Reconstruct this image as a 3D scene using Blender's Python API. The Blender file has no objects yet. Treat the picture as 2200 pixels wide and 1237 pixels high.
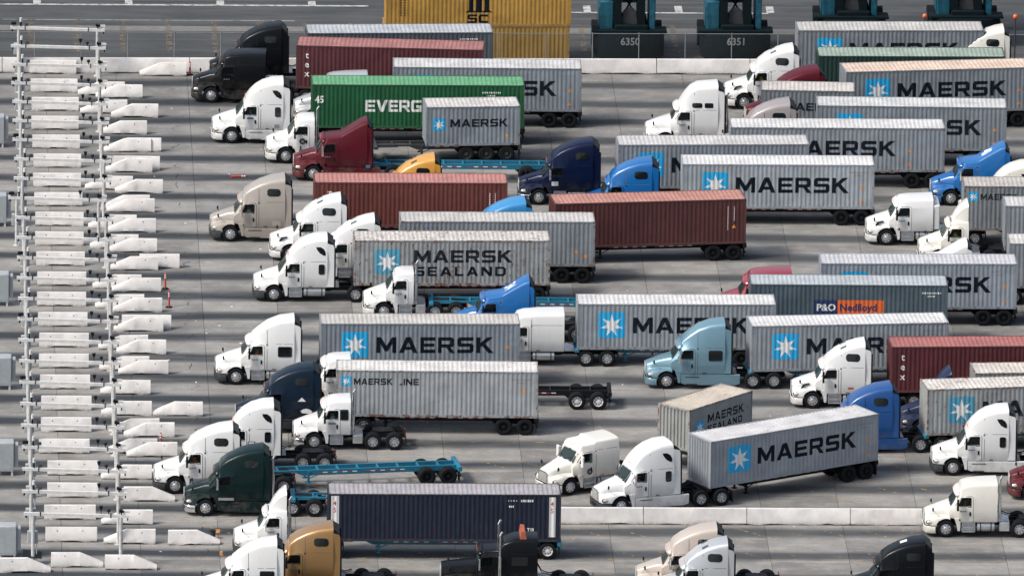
import bpy, bmesh, math, random
from mathutils import Vector, Matrix
R = math.radians
rnd = random.Random(7)
S = bpy.context.scene
COL = S.collection

# ------------------------------------------------------------------ camera, sky, sun, exposure
F_PX, DIST, PITCH, YAW, ROLL = 35483.6, 1031.44, R(15.22821), R(2.29824), R(0.8751)
fw = Vector((math.sin(YAW)*math.cos(PITCH), math.cos(YAW)*math.cos(PITCH), -math.sin(PITCH)))
rt = Vector((math.cos(YAW), -math.sin(YAW), 0)); up = rt.cross(fw)
r2 = rt*math.cos(ROLL) + up*math.sin(ROLL); u2 = -rt*math.sin(ROLL) + up*math.cos(ROLL)
cd = bpy.data.cameras.new('camera'); cam = bpy.data.objects.new('camera', cd); COL.objects.link(cam)
cd.sensor_fit = 'HORIZONTAL'; cd.sensor_width = 36.0; cd.lens = F_PX/2200*36.0
cd.clip_start = 20; cd.clip_end = 9000
m = Matrix.Identity(4)
for i, a in enumerate((r2, u2, -fw)):
    for j in range(3): m[j][i] = a[j]
m.translation = -fw*DIST
cam.matrix_world = m
S.camera = cam

SUN_AZ, SUN_EL = R(-112), R(48)          # azimuth from +Y, clockwise positive; elevation
w = bpy.data.worlds.new('World'); S.world = w; w.use_nodes = True
nt = w.node_tree; bg = nt.nodes['Background']
sky = nt.nodes.new('ShaderNodeTexSky'); sky.sky_type = 'NISHITA'; sky.sun_disc = False
sky.sun_elevation = SUN_EL; sky.sun_rotation = SUN_AZ
sky.air_density = 1.0; sky.dust_density = 4.0; sky.ozone_density = 1.2
hs_ = nt.nodes.new('ShaderNodeHueSaturation'); hs_.inputs['Saturation'].default_value = 0.72
nt.links.new(sky.outputs[0], hs_.inputs['Color']); nt.links.new(hs_.outputs[0], bg.inputs[0]); bg.inputs[1].default_value = 0.108
sl = bpy.data.lights.new('sun', 'SUN'); sun = bpy.data.objects.new('sun', sl); COL.objects.link(sun)
sl.energy = 2.0; sl.angle = R(13); sl.color = (1.0, 0.955, 0.88)
sv = Vector((math.sin(SUN_AZ)*math.cos(SUN_EL), math.cos(SUN_AZ)*math.cos(SUN_EL), math.sin(SUN_EL)))
sun.rotation_euler = (-sv).to_track_quat('-Z', 'Y').to_euler(); sun.location = sv*200
S.view_settings.view_transform = 'Standard'; S.view_settings.look = 'None'
S.view_settings.exposure = 0.66; S.view_settings.gamma = 1.0; S.view_settings.use_curve_mapping = False
S.render.engine = 'CYCLES'; S.cycles.max_bounces = 6; S.cycles.transparent_max_bounces = 12

# ------------------------------------------------------------------ materials
class NB:
    """small node builder"""
    def __init__(s, name):
        s.m = bpy.data.materials.new(name); s.m.use_nodes = True
        s.t = s.m.node_tree; s.n = s.t.nodes; s.b = s.n['Principled BSDF']
    def put(s, sock, v):
        if hasattr(v, 'is_output'): s.t.links.new(v, sock)
        elif isinstance(v, (tuple, list)) and len(v) == 3 and sock.type == 'RGBA': sock.default_value = (*v, 1)
        else: sock.default_value = v
    def node(s, typ, **k):
        n = s.n.new(typ)
        for a, b in k.items(): setattr(n, a, b)
        return n
    def math(s, op, a, b=0.0, clamp=False):
        n = s.node('ShaderNodeMath', operation=op, use_clamp=clamp); s.put(n.inputs[0], a); s.put(n.inputs[1], b); return n.outputs[0]
    def coords(s, kind='Object'):
        if kind == 'World': return s.node('ShaderNodeNewGeometry').outputs['Position']
        return s.node('ShaderNodeTexCoord').outputs[kind]
    def mapv(s, v, scale=(1, 1, 1), loc=(0, 0, 0)):
        n = s.node('ShaderNodeMapping'); s.put(n.inputs[0], v); n.inputs['Scale'].default_value = scale
        s.put(n.inputs['Location'], loc); return n.outputs[0]
    def noise(s, v, scale, detail=4, rough=0.55):
        n = s.node('ShaderNodeTexNoise'); s.put(n.inputs['Vector'], v); n.inputs['Scale'].default_value = scale
        n.inputs['Detail'].default_value = detail; n.inputs['Roughness'].default_value = rough; return n.outputs['Fac']
    def ramp(s, f, a, b, lo=0.0, hi=1.0):
        n = s.node('ShaderNodeMapRange', interpolation_type='SMOOTHSTEP'); s.put(n.inputs[0], f)
        for i, x in enumerate((a, b, lo, hi)): n.inputs[i+1].default_value = x
        return n.outputs[0]
    def mix(s, f, a, b, mode='MIX'):
        n = s.node('ShaderNodeMix', data_type='RGBA', blend_type=mode); s.put(n.inputs[0], f); s.put(n.inputs[6], a); s.put(n.inputs[7], b); return n.outputs[2]
    def xyz(s, v):
        n = s.node('ShaderNodeSeparateXYZ'); s.put(n.inputs[0], v); return n.outputs
    def rand(s): return s.node('ShaderNodeObjectInfo').outputs['Random']
    def done(s, col, rough=0.5, metal=0.0, coat=0.0, bump=None, bstr=0.2, bdist=0.02):
        s.put(s.b.inputs['Base Color'], col); s.put(s.b.inputs['Roughness'], rough)
        s.b.inputs['Metallic'].default_value = metal; s.b.inputs['Coat Weight'].default_value = coat
        s.b.inputs['Coat Roughness'].default_value = 0.12
        if bump is not None:
            n = s.node('ShaderNodeBump'); n.inputs['Strength'].default_value = bstr; n.inputs['Distance'].default_value = bdist
            s.put(n.inputs['Height'], bump); s.t.links.new(n.outputs[0], s.b.inputs['Normal'])
        return s.m
MATS = {}
def flat(name, col, rough=0.5, metal=0.0, coat=0.0, var=0.12, scale=3.0):
    if name in MATS: return MATS[name]
    b = NB(name); v = b.coords()
    n = b.noise(v, scale, 4)
    c = b.mix(b.ramp(n, 0.3, 0.7), tuple(x*(1-var) for x in col), tuple(min(1, x*(1+var)) for x in col))
    MATS[name] = b.done(c, rough, metal, coat)
    if max(col) < 0.06 and rough > 0.3: b.b.inputs['Specular IOR Level'].default_value = 0.15
    return MATS[name]
def paint(name, col, rough=0.32, coat=0.5, dirt=0.25, metal=0.0):
    """lorry lacquer with road dirt low down and thin streaks"""
    key = 'paint_'+name
    if key in MATS: return MATS[key]
    b = NB(key); v = b.coords(); z = b.xyz(v)[2]
    n = b.noise(v, 2.2, 5); st = b.noise(b.mapv(v, (7, 7, 0.6)), 1.0, 4)
    low = b.math('MULTIPLY', b.ramp(z, 0.5, 1.9, 1, 0), b.ramp(n, 0.35, 0.7), True)
    c = b.mix(b.math('MULTIPLY', low, dirt*2.0, True), col, (0.20, 0.18, 0.15))
    c = b.mix(b.math('MULTIPLY', b.ramp(st, 0.52, 0.75), dirt), c, tuple(x*0.72 for x in col))
    MATS[key] = b.done(c, rough, metal, coat)
    if max(col) < 0.2: b.b.inputs['Specular IOR Level'].default_value = 0.12
    return MATS[key]
def cmat(name, col, rust=0.3, fade=0.0, seed=0.0, pale=(0.52, 0.51, 0.49), edge=0.0, bright=1.0):
    """container steel: chalky paint, vertical streaks, rust blisters"""
    if name in MATS: return MATS[name]
    b = NB(name); v = b.mapv(b.coords(), loc=(seed*3.7, seed*1.9, 0))
    col = tuple(x*bright for x in col)
    if max(col)-min(col) < 0.06 and max(col) > 0.15: col = (col[0]*0.95, col[1]*1.02, col[2]*1.08) if not name.startswith('roof') else col
    n1 = b.noise(v, 0.7, 5); n2 = b.noise(b.mapv(v, (4.5, 4.5, 0.35)), 1.0, 5); n3 = b.noise(v, 3.2, 8, 0.7)
    n4 = b.noise(b.mapv(v, (9, 2.0, 0.5)), 1.3, 6)
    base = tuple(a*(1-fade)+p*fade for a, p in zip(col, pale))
    c = b.mix(b.ramp(n1, 0.3, 0.72), tuple(x*0.84 for x in base), tuple(min(1, x*1.10) for x in base))
    c = b.mix(b.math('MULTIPLY', b.ramp(n2, 0.5, 0.8), 0.38), c, tuple(x*0.5 for x in base))
    thr = 0.74 - 0.2*rust - 0.12*edge
    rm = b.math('MULTIPLY', b.ramp(n3, thr, thr+0.06), b.ramp(n4, 0.40-0.15*edge, 0.6-0.15*edge), True)
    c = b.mix(b.math('MULTIPLY', rm, min(1.0, 0.55+rust)), c, b.mix(n2, (0.055, 0.022, 0.012), (0.24, 0.085, 0.03)))
    c = b.mix(b.math('MULTIPLY', b.ramp(n4, 0.58, 0.72), 0.35*rust), c, (0.21, 0.11, 0.06))
    if name.startswith('roof'):
        c = b.mix(b.math('MULTIPLY', b.ramp(b.noise(b.mapv(v, (1.2, 2.4, 1), (3, 3, 3)), 1.3, 7, 0.7), 0.52, 0.68), 0.5), c, tuple(x*0.42 for x in base))
    MATS[name] = b.done(c, 0.62, 0, 0, bump=b.noise(v, 1.1, 3), bstr=0.5, bdist=0.09); return MATS[name]
def ink(name, col, wear=0.35):
    if name in MATS: return MATS[name]
    b = NB(name); v = b.coords(); n = b.noise(v, 6, 6, 0.7)
    c = b.mix(b.math('MULTIPLY', b.ramp(n, 0.56, 0.72), wear), col, tuple(min(1, 0.5*x+0.16) for x in col))
    MATS[name] = b.done(c, 0.6)
    if max(col) < 0.1: b.b.inputs['Specular IOR Level'].default_value = 0.1
    return MATS[name]

LANE, ISL0 = 4.79, 52.7
def concrete_yard():
    b = NB('yard_concrete'); p = b.coords('World'); x, y, z = b.xyz(p)
    wob = b.math('MULTIPLY', b.math('SUBTRACT', b.noise(b.mapv(p, (0.05, 0.3, 1)), 1.0, 3), 0.5), 1.6)
    ym = b.math('ADD', y, wob)
    fm = b.math('FLOORED_MODULO', b.math('SUBTRACT', ym, ISL0 - LANE), LANE)
    st = b.noise(b.mapv(p, (0.07, 0.35, 1)), 1.0, 6, 0.6)
    st2 = b.noise(b.mapv(p, (0.35, 3.5, 1)), 1.0, 6, 0.65)
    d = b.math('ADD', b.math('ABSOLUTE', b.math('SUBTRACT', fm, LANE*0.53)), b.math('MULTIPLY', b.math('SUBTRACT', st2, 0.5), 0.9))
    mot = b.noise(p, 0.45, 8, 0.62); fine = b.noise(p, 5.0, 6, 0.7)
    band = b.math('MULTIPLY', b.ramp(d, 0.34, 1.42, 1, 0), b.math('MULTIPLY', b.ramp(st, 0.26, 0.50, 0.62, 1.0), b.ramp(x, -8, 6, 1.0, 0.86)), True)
    track = b.math('MULTIPLY', b.ramp(b.math('ABSOLUTE', b.math('SUBTRACT', d, 1.0)), 0.0, 0.5, 1, 0), b.ramp(st2, 0.42, 0.66))
    base = b.mix(b.ramp(mot, 0.36, 0.66), (0.155, 0.152, 0.146), (0.300, 0.293, 0.277))
    base = b.mix(b.math('MULTIPLY', b.ramp(st2, 0.42, 0.68), 0.7), base, (0.165, 0.17, 0.17))
    base = b.mix(b.math('MULTIPLY', b.ramp(b.noise(b.mapv(p, (0.3, 4.5, 1), (5, 9, 0)), 1.0, 5), 0.52, 0.70), 0.62), base, (0.33, 0.25, 0.165))
    base = b.mix(b.math('MULTIPLY', b.ramp(fine, 0.44, 0.62), 0.42), base, (0.145, 0.145, 0.145))
    base = b.mix(b.math('MULTIPLY', b.ramp(b.noise(b.mapv(p, (0.10, 1.9, 1), (3, 1, 0)), 1.0, 7, 0.7), 0.48, 0.64), 0.5), base, (0.135, 0.14, 0.143))
    base = b.mix(b.math('MULTIPLY', b.ramp(b.noise(b.mapv(p, (0.6, 1.1, 1), (7, 2, 0)), 1.0, 6, 0.65), 0.58, 0.70), 0.45), base, (0.36, 0.345, 0.32))
    base = b.mix(b.math('MULTIPLY', track, 0.45), base, (0.14, 0.145, 0.15))
    base = b.mix(b.math('MULTIPLY', b.ramp(b.rand(), 0.2, 1), 0.55), base, b.mix(0.45, base, (0.40, 0.39, 0.365)))
    base = b.mix(b.math('MULTIPLY', b.ramp(b.rand(), 0.35, 0.0), 0.4), base, b.mix(0.5, base, (0.12, 0.12, 0.12)))
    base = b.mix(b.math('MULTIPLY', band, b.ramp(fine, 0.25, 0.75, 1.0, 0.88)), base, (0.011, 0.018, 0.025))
    spot = b.ramp(b.noise(b.mapv(p, (0.8, 1.6, 1)), 1.6, 5), 0.66, 0.74)
    base = b.mix(b.math('MULTIPLY', spot, 0.7), base, (0.06, 0.06, 0.062))
    return b.done(base, 0.85, bump=fine, bstr=0.25, bdist=0.01)
def asphalt():
    b = NB('old_asphalt'); p = b.coords('World')
    n = b.noise(b.mapv(p, (0.25, 1.1, 1)), 0.7, 8, 0.65); f = b.noise(p, 4.0, 6, 0.7); s = b.noise(b.mapv(p, (0.06, 1.8, 1)), 1.0, 5)
    c = b.mix(b.ramp(n, 0.3, 0.7), (0.034, 0.039, 0.042), (0.070, 0.074, 0.077))
    c = b.mix(b.math('MULTIPLY', b.ramp(s, 0.5, 0.7), 0.5), c, (0.10, 0.102, 0.102))
    c = b.mix(b.math('MULTIPLY', b.ramp(f, 0.5, 0.75), 0.4), c, (0.045, 0.047, 0.05))
    return b.done(c, 0.9, bump=f, bstr=0.3, bdist=0.01)
def worn_paint(name, col, cover):
    b = NB(name); p = b.coords('World'); n = b.noise(b.mapv(p, (1.2, 2.5, 1)), 1.5, 7, 0.7)
    b.done(b.mix(b.ramp(n, 0.4, 0.7), tuple(x*0.7 for x in col), col), 0.8)
    tr = b.node('ShaderNodeBsdfTransparent'); mx = b.node('ShaderNodeMixShader')
    b.put(mx.inputs[0], b.ramp(n, 0.62-0.3*cover, 0.80-0.3*cover)); out = b.n['Material Output']
    b.t.links.new(tr.outputs[0], mx.inputs[1]); b.t.links.new(b.b.outputs[0], mx.inputs[2]); b.t.links.new(mx.outputs[0], out.inputs[0])
    return b.m
def barrier_mat():
    b = NB('cast_concrete'); v = b.coords(); z = b.xyz(v)[2]; r = b.rand()
    v2 = b.mapv(b.coords('World'))
    n = b.noise(v2, 1.3, 7, 0.65); st = b.noise(b.mapv(v2, (3.5, 3.5, 0.6)), 1.0, 5); f = b.noise(v2, 7, 6, 0.7)
    c = b.mix(b.ramp(n, 0.28, 0.75), (0.58, 0.565, 0.55), (0.72, 0.705, 0.69))
    c = b.mix(b.math('MULTIPLY', b.ramp(st, 0.52, 0.75), 0.22), c, (0.40, 0.37, 0.34))
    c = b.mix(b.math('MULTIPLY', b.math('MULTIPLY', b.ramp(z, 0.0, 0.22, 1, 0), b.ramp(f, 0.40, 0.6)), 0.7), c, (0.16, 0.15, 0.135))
    c = b.mix(b.math('MULTIPLY', b.ramp(f, 0.66, 0.74), 0.6), c, (0.2, 0.18, 0.16))
    c = b.mix(b.math('MULTIPLY', r, 0.2), c, (0.52, 0.47, 0.42))
    return b.done(c, 0.88, bump=f, bstr=0.35, bdist=0.015)
def glass_mat(name, tint, op, tc=(0.62, 0.7, 0.68, 1)):
    b = NB(name); b.done(tint, 0.06)
    b.b.inputs['Specular IOR Level'].default_value = 0.7
    tr = b.node('ShaderNodeBsdfTransparent'); tr.inputs[0].default_value = tc; mx = b.node('ShaderNodeMixShader')
    mx.inputs[0].default_value = op; out = b.n['Material Output']
    b.t.links.new(tr.outputs[0], mx.inputs[1]); b.t.links.new(b.b.outputs[0], mx.inputs[2]); b.t.links.new(mx.outputs[0], out.inputs[0])
    return b.m
def fence_mat():
    b = NB('chain_link_wire'); v = b.coords(); x, y, z = b.xyz(v)
    a = b.math('ABSOLUTE', b.math('SUBTRACT', b.math('FLOORED_MODULO', b.math('ADD', x, z), 0.09), 0.045))
    c = b.math('ABSOLUTE', b.math('SUBTRACT', b.math('FLOORED_MODULO', b.math('SUBTRACT', x, z), 0.09), 0.045))
    wire = b.math('LESS_THAN', b.math('MINIMUM', a, c), 0.0024)
    b.done((0.14, 0.15, 0.155), 0.6, 0.3)
    tr = b.node('ShaderNodeBsdfTransparent'); mx = b.node('ShaderNodeMixShader'); out = b.n['Material Output']
    b.put(mx.inputs[0], wire); b.t.links.new(tr.outputs[0], mx.inputs[1]); b.t.links.new(b.b.outputs[0], mx.inputs[2]); b.t.links.new(mx.outputs[0], out.inputs[0])
    return b.m

K = {
 'rubber': flat('tyre_rubber', (0.010, 0.011, 0.013), 0.85), 'black': flat('black_steel', (0.018, 0.020, 0.023), 0.55),
 'alu': flat('dull_aluminium', (0.62, 0.63, 0.64), 0.34, 0.85), 'chrome': flat('chrome', (0.78, 0.79, 0.8), 0.12, 1.0),
 'tank': flat('brushed_tank', (0.55, 0.56, 0.57), 0.3, 0.75), 'trim': flat('black_trim', (0.012, 0.014, 0.017), 0.45),
 'inner': flat('cab_interior', (0.09, 0.088, 0.085), 0.8), 'plastic': flat('grey_plastic', (0.045, 0.048, 0.052), 0.6),
 'glass': glass_mat('side_glass', (0.012, 0.018, 0.02), 0.14, (0.88, 0.92, 0.91, 1)), 'screen': glass_mat('windscreen_glass', (0.045, 0.065, 0.065), 0.48),
 'dark_glass': flat('dark_glass', (0.008, 0.011, 0.013), 0.06), 'lamp': flat('headlamp_lens', (0.62, 0.60, 0.55), 0.12, 0.2),
 'amber': flat('amber_lens', (0.72, 0.20, 0.05), 0.25), 'red': flat('red_lens', (0.42, 0.03, 0.03), 0.35), 'whitetape': flat('white_tape', (0.7, 0.7, 0.7), 0.4),
 'blue_ch': cmat('chassis_blue_paint', (0.008, 0.15, 0.25), 0.4), 'black_ch': flat('chassis_black_paint', (0.009, 0.010, 0.012), 0.65),
 'rust_ch': cmat('chassis_orange_paint', (0.36, 0.10, 0.03), 0.4),
 'galv': flat('white_painted_tube', (0.60, 0.595, 0.58), 0.5, 0, 0, 0.1), 'grey_post': flat('galvanised_post', (0.50, 0.50, 0.49), 0.5, 0.0, 0, 0.14),
 'cabinet': flat('cabinet_grey', (0.34, 0.37, 0.385), 0.5, 0, 0, 0.08), 'black_dev': flat('device_black', (0.012, 0.013, 0.015), 0.4),
 'skin': flat('skin', (0.42, 0.24, 0.16), 0.6), 'hair': flat('hair', (0.02, 0.015, 0.012), 0.7),
 'ink': ink('dark_letter_paint', (0.006, 0.010, 0.016), 0.2), 'ink_white': ink('white_letter_paint', (0.74, 0.74, 0.72), 0.5),
 'ink_red': ink('red_letter_paint', (0.42, 0.04, 0.035)), 'logo': ink('sky_blue_panel_paint', (0.012, 0.36, 0.68), 0.3),
 'star': ink('star_white_paint', (0.72, 0.73, 0.72), 0.4), 'haz': ink('hazard_orange', (0.72, 0.26, 0.03), 0.2),
 'navy_ink': ink('navy_panel_paint', (0.012, 0.03, 0.11), 0.2), 'orange_ink': ink('orange_panel_paint', (0.70, 0.13, 0.025), 0.3), 'faint': ink('faded_blue_paint', (0.09, 0.11, 0.24), 0.9),
 'stencil': ink('stencil_paint', (0.26, 0.27, 0.27), 1.0), 'ink1': ink('dark_letter_paint_worn', (0.008, 0.012, 0.019), 0.4), 'ink2': ink('dark_letter_paint_old', (0.014, 0.018, 0.026), 0.75),
 'dimgrey': ink('faded_grey_paint', (0.20, 0.215, 0.23), 0.8),
 'yard': concrete_yard(), 'asphalt': asphalt(), 'jersey': barrier_mat(), 'under': flat('joint_filler', (0.05, 0.05, 0.048), 0.95),
 'y_line': worn_paint('faded_yellow_line', (0.52, 0.33, 0.10), 0.55), 'w_line': worn_paint('road_white_line', (0.55, 0.55, 0.53), 0.95),
 'o_line': worn_paint('faded_orange_mark', (0.23, 0.17, 0.115), 0.6), 'pale': worn_paint('pale_concrete_strip', (0.20, 0.195, 0.185), 1.5),
 'teal': flat('machine_teal', (0.006, 0.075, 0.115), 0.45, 0, 0.1, 0.3), 'mast': flat('machine_dark', (0.002, 0.008, 0.011), 0.8),
 'cone': flat('cone_red', (0.55, 0.055, 0.035), 0.5), 'wire': fence_mat(), 'litter': flat('litter_white', (0.7, 0.7, 0.68), 0.7),
 'beacon': flat('beacon_orange', (0.75, 0.13, 0.03), 0.3), 'fence_grey': flat('fence_steel', (0.22, 0.235, 0.24), 0.6), 'bars': flat('bright_bars', (0.60, 0.60, 0.59), 0.3, 0.3), 'logo2': ink('weathered_blue_panel', (0.07, 0.30, 0.43), 0.8), 'gap': flat('panel_gap_shadow', (0.10, 0.10, 0.105), 0.8), 'seal': flat('joint_seal_black', (0.03, 0.031, 0.033), 0.8),
 'skyglass': flat('pale_blue_glass', (0.30, 0.46, 0.58), 0.1),
}
PAINTS = {
 'white': (0.69, 0.695, 0.69), 'cream': (0.69, 0.67, 0.61), 'black': (0.004, 0.005, 0.007), 'maroon': (0.085, 0.009, 0.016), 'red': (0.26, 0.022, 0.04),
 'tan': (0.355, 0.322, 0.285), 'pinktan': (0.47, 0.41, 0.36), 'gold': (0.34, 0.195, 0.075), 'yellow': (0.60, 0.29, 0.045), 'navy': (0.003, 0.008, 0.034),
 'blue': (0.003, 0.115, 0.36), 'sky': (0.03, 0.23, 0.50), 'slate': (0.006, 0.015, 0.030), 'green': (0.004, 0.016, 0.017), 'silver': (0.52, 0.54, 0.56),
 'teal': (0.17, 0.305, 0.38), 'greymaroon': (0.30, 0.27, 0.27), 'darkblue': (0.015, 0.025, 0.06), 'royal': (0.004, 0.062, 0.23),
}
for k_, c_ in PAINTS.items():
    K['p_'+k_] = paint(k_, c_, coat=0.5 if max(c_) > 0.2 else 0.12, dirt=0.16 if k_ in ('white', 'cream') else 0.12, metal=0.35 if k_ in ('teal', 'silver', 'gold') else 0.0)

# ------------------------------------------------------------------ mesh helpers
class MB:
    def __init__(s): s.v = []; s.f = []; s.mi = []
    def add(s, v, f, mi=0):
        o = len(s.v); s.v += [tuple(p) for p in v]; s.f += [tuple(i+o for i in q) for q in f]; s.mi += [mi]*len(f); return s
    def box(s, x0, y0, z0, x1, y1, z1, mi=0):
        return s.add([(x, y, z) for x in (x0, x1) for y in (y0, y1) for z in (z0, z1)],
                     [(0, 1, 3, 2), (4, 6, 7, 5), (0, 4, 5, 1), (2, 3, 7, 6), (0, 2, 6, 4), (1, 5, 7, 3)], mi)
    def cbox(s, x0, y0, z0, x1, y1, z1, c=0.03, mi=0):
        """box with its vertical (z) edges chamfered and top edge softened"""
        def ring(z, i): return [(x0+c+i, y0+i, z), (x1-c-i, y0+i, z), (x1-i, y0+c+i, z), (x1-i, y1-c-i, z), (x1-c-i, y1-i, z), (x0+c+i, y1-i, z), (x0+i, y1-c-i, z), (x0+i, y0+c+i, z)]
        return s.loft([ring(z0, 0), ring(z1-c, 0), ring(z1, c)], mi)
    def loft(s, rings, mi=0, cap=True, closed=True):
        n = len(rings[0]); v = [p for r in rings for p in r]; f = []
        for i in range(len(rings)-1):
            for j in range(n if closed else n-1):
                k = (j+1) % n; f.append((i*n+j, i*n+k, (i+1)*n+k, (i+1)*n+j))
        if cap: f += [tuple(range(n))[::-1], tuple(range((len(rings)-1)*n, len(rings)*n))]
        return s.add(v, f, mi)
    def prism(s, poly, ax, a, b, mi=0):
        def P(p, t): return {'y': (p[0], t, p[1]), 'z': (p[0], p[1], t), 'x': (t, p[0], p[1])}[ax]
        return s.loft([[P(p, a) for p in poly], [P(p, b) for p in poly]], mi)
    def cyl(s, p0, p1, r0, r1=None, n=10, mi=0):
        p0, p1 = Vector(p0), Vector(p1); d = (p1-p0).normalized(); r1 = r0 if r1 is None else r1
        a = d.orthogonal().normalized(); b = d.cross(a)
        return s.loft([[p+(a*math.cos(t*2*math.pi/n)+b*math.sin(t*2*math.pi/n))*r for t in range(n)] for p, r in ((p0, r0), (p1, r1))], mi)
    def lathe(s, prof, c, n=20, mi=0, cap=True):
        """profile of (radius, y offset) about the y axis"""
        return s.loft([[(c[0]+r*math.cos(2*math.pi*t/n), c[1]+y, c[2]+r*math.sin(2*math.pi*t/n)) for t in range(n)] for r, y in prof], mi, cap)
    def ball(s, c, r, sx=1, sy=1, sz=1, n=10, mi=0):
        rings = []
        for i in range(1, 6):
            a = math.pi*i/6-math.pi/2
            rings.append([(c[0]+sx*r*math.cos(a)*math.cos(2*math.pi*t/n), c[1]+sy*r*math.cos(a)*math.sin(2*math.pi*t/n), c[2]+sz*r*math.sin(a)) for t in range(n)])
        return s.loft(rings, mi)
    def mesh(s, name, mats, sharp=38):
        me = bpy.data.meshes.new(name); me.from_pydata(s.v, [], s.f)
        me.polygons.foreach_set('material_index', s.mi)
        bm = bmesh.new(); bm.from_mesh(me); bmesh.ops.recalc_face_normals(bm, faces=bm.faces); bm.to_mesh(me); bm.free()
        for m_ in mats: me.materials.append(m_)
        me.shade_smooth(); me.set_sharp_from_angle(angle=R(sharp))
        return me
def link(name, me, parent=None, loc=(0, 0, 0), rz=0.0):
    o = bpy.data.objects.new(name, me); COL.objects.link(o); o.parent = parent; o.location = loc; o.rotation_euler = (0, 0, rz); return o
def obj(name, mb, mat, parent=None, loc=(0, 0, 0), rz=0.0, sharp=38):
    mats = mat if isinstance(mat, (list, tuple)) else [mat]
    return link(name, mb.mesh(name, [K[x] if isinstance(x, str) else x for x in mats], sharp), parent, loc, rz)
def tag(o, label=None, cat=None, group=None, kind=None):
    for k_, v_ in (('label', label), ('category', cat), ('group', group), ('kind', kind)):
        if v_: o[k_] = v_
    return o
def thing(name, label, cat, loc, rz=0.0, group=None): return tag(link(name, None, None, loc, rz), label, cat, group)
def copy_tree(o, parent=None):
    c = o.copy(); COL.objects.link(c); c.parent = parent
    for ch in o.children: copy_tree(ch, c)
    return c
def boolean(mb, cutters):
    """mb minus each cutter; slot 1 = faces left by the cut"""
    base = mb.mesh('cut_base', [K['black'], K['inner']]); o = link('cut_base', base); tmp = []
    for c in cutters:
        me = c.mesh('cutter', [K['black'], K['inner']])
        for p in me.polygons: p.material_index = 1
        q = link('cutter', me); tmp.append(q); md = o.modifiers.new('b', 'BOOLEAN'); md.operation = 'DIFFERENCE'; md.solver = 'EXACT'; md.object = q
    dg = bpy.context.evaluated_depsgraph_get(); dg.update()
    me = bpy.data.meshes.new_from_object(o.evaluated_get(dg)); me.set_sharp_from_angle(angle=R(38))
    for q in tmp+[o]: bpy.data.objects.remove(q)
    return me

# ------------------------------------------------------------------ lettering
def rects(*a): return [[(x0, y0), (x1, y0), (x1, y1), (x0, y1)] for x0, y0, x1, y1 in a]
T_ = 0.23
GL = {
 'M': (1.22, [[(0, 0), (0, 1), (.27, 1), (.61, .45), (.61, .1), (.52, .1), (.25, .58), (.25, 0)], [(1.22, 0), (.97, 0), (.97, .58), (.70, .1), (.61, .1), (.61, .45), (.95, 1), (1.22, 1)]]),
 'A': (1.14, [[(0, 0), (.42, 1), (.57, 1), (.57, .72), (.28, 0)], [(1.14, 0), (.86, 0), (.57, .72), (.57, 1), (.72, 1)], [(.36, .2), (.78, .2), (.70, .4), (.44, .4)]]),
 'E': (.92, rects((0, 0, T_, 1), (T_, 0, .92, .22), (T_, .40, .86, .60), (T_, .78, .92, 1))),
 'R': (1.02, rects((0, 0, T_, 1), (T_, .78, .94, 1), (.72, .42, 1.0, .78), (T_, .34, .94, .42+.12)) [:1] + [[(T_, .78), (.72, .78), (.74, .74), (.74, .60), (.72, .56), (T_, .56), (T_, .35), (.50, .35), (.76, 0), (1.06, 0), (.77, .36), (.90, .38), (.98, .48), (.98, .86), (.86, 1), (T_, 1)]]),
 'S': (1.0, [[(0, .22), (0, 0), (.86, 0), (1, .14), (1, .50), (.88, .61), (.25, .61), (.25, .78), (.98, .78), (.98, 1), (.14, 1), (0, .86), (0, .50), (.12, .40), (.75, .40), (.75, .22)]]),
 'K': (1.06, [[(0, 0), (.25, 0), (.25, .36), (.36, .45), (.74, 0), (1.08, 0), (.54, .60), (1.02, 1), (.66, 1), (.25, .63), (.25, 1), (0, 1)]]),
 'L': (.85, rects((0, 0, T_, 1), (T_, 0, .85, .22))), 'I': (T_, rects((0, 0, T_, 1))), '.': (.16, rects((0, 0, .16, .16))), ' ': (.5, []),
 'N': (1.06, [[(0, 0), (.24, 0), (.24, .60), (.78, 0), (1.06, 0), (1.06, 1), (.82, 1), (.82, .40), (.28, 1), (0, 1)]]),
 'D': (1.05, [[(0, 0), (.85, 0), (1.05, .2), (1.05, .5), (.80, .5), (.80, .28), (.74, .22), (T_, .22), (T_, .5), (0, .5)], [(0, .5), (T_, .5), (T_, .78), (.74, .78), (.80, .72), (.80, .5), (1.05, .5), (1.05, .8), (.85, 1), (0, 1)]]),
 'V': (1.1, [[(0, 1), (.41, 0), (.69, 0), (1.1, 1), (.80, 1), (.55, .34), (.30, 1)]]),
 'G': (1.02, [[(.14, 0), (1.0, 0), (1.0, .56), (.52, .56), (.52, .36), (.74, .36), (.74, .22), (.26, .22), (.26, .78), (1.0, .78), (1.0, 1), (.14, 1), (0, .86), (0, .14)]]),
 'C': (.96, [[(.16, 0), (.96, 0), (.96, .25), (.28, .25), (.28, .75), (.96, .75), (.96, 1), (.16, 1), (0, .84), (0, .16)]]),
 'T': (.9, rects((.335, 0, .565, .78), (0, .78, .9, 1))),
 'm': (2.0, [[(-.25, 0), (.62, 0), (.62, .10), (.50, .14), (.50, .80), (.56, .90), (.74, .80), (.74, .14), (.66, .10), (.66, 0), (1.34, 0), (1.34, .10), (1.26, .14), (1.26, .80), (1.44, .90), (1.50, .80), (1.50, .14), (1.38, .10), (1.38, 0), (2.25, 0), (1.9, .16), (1.9, .84), (1.7, 1.12), (1.44, 1.12), (1.0, 1.0), (.56, 1.12), (.30, 1.12), (.10, .84), (.10, .16)]]),
}
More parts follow.
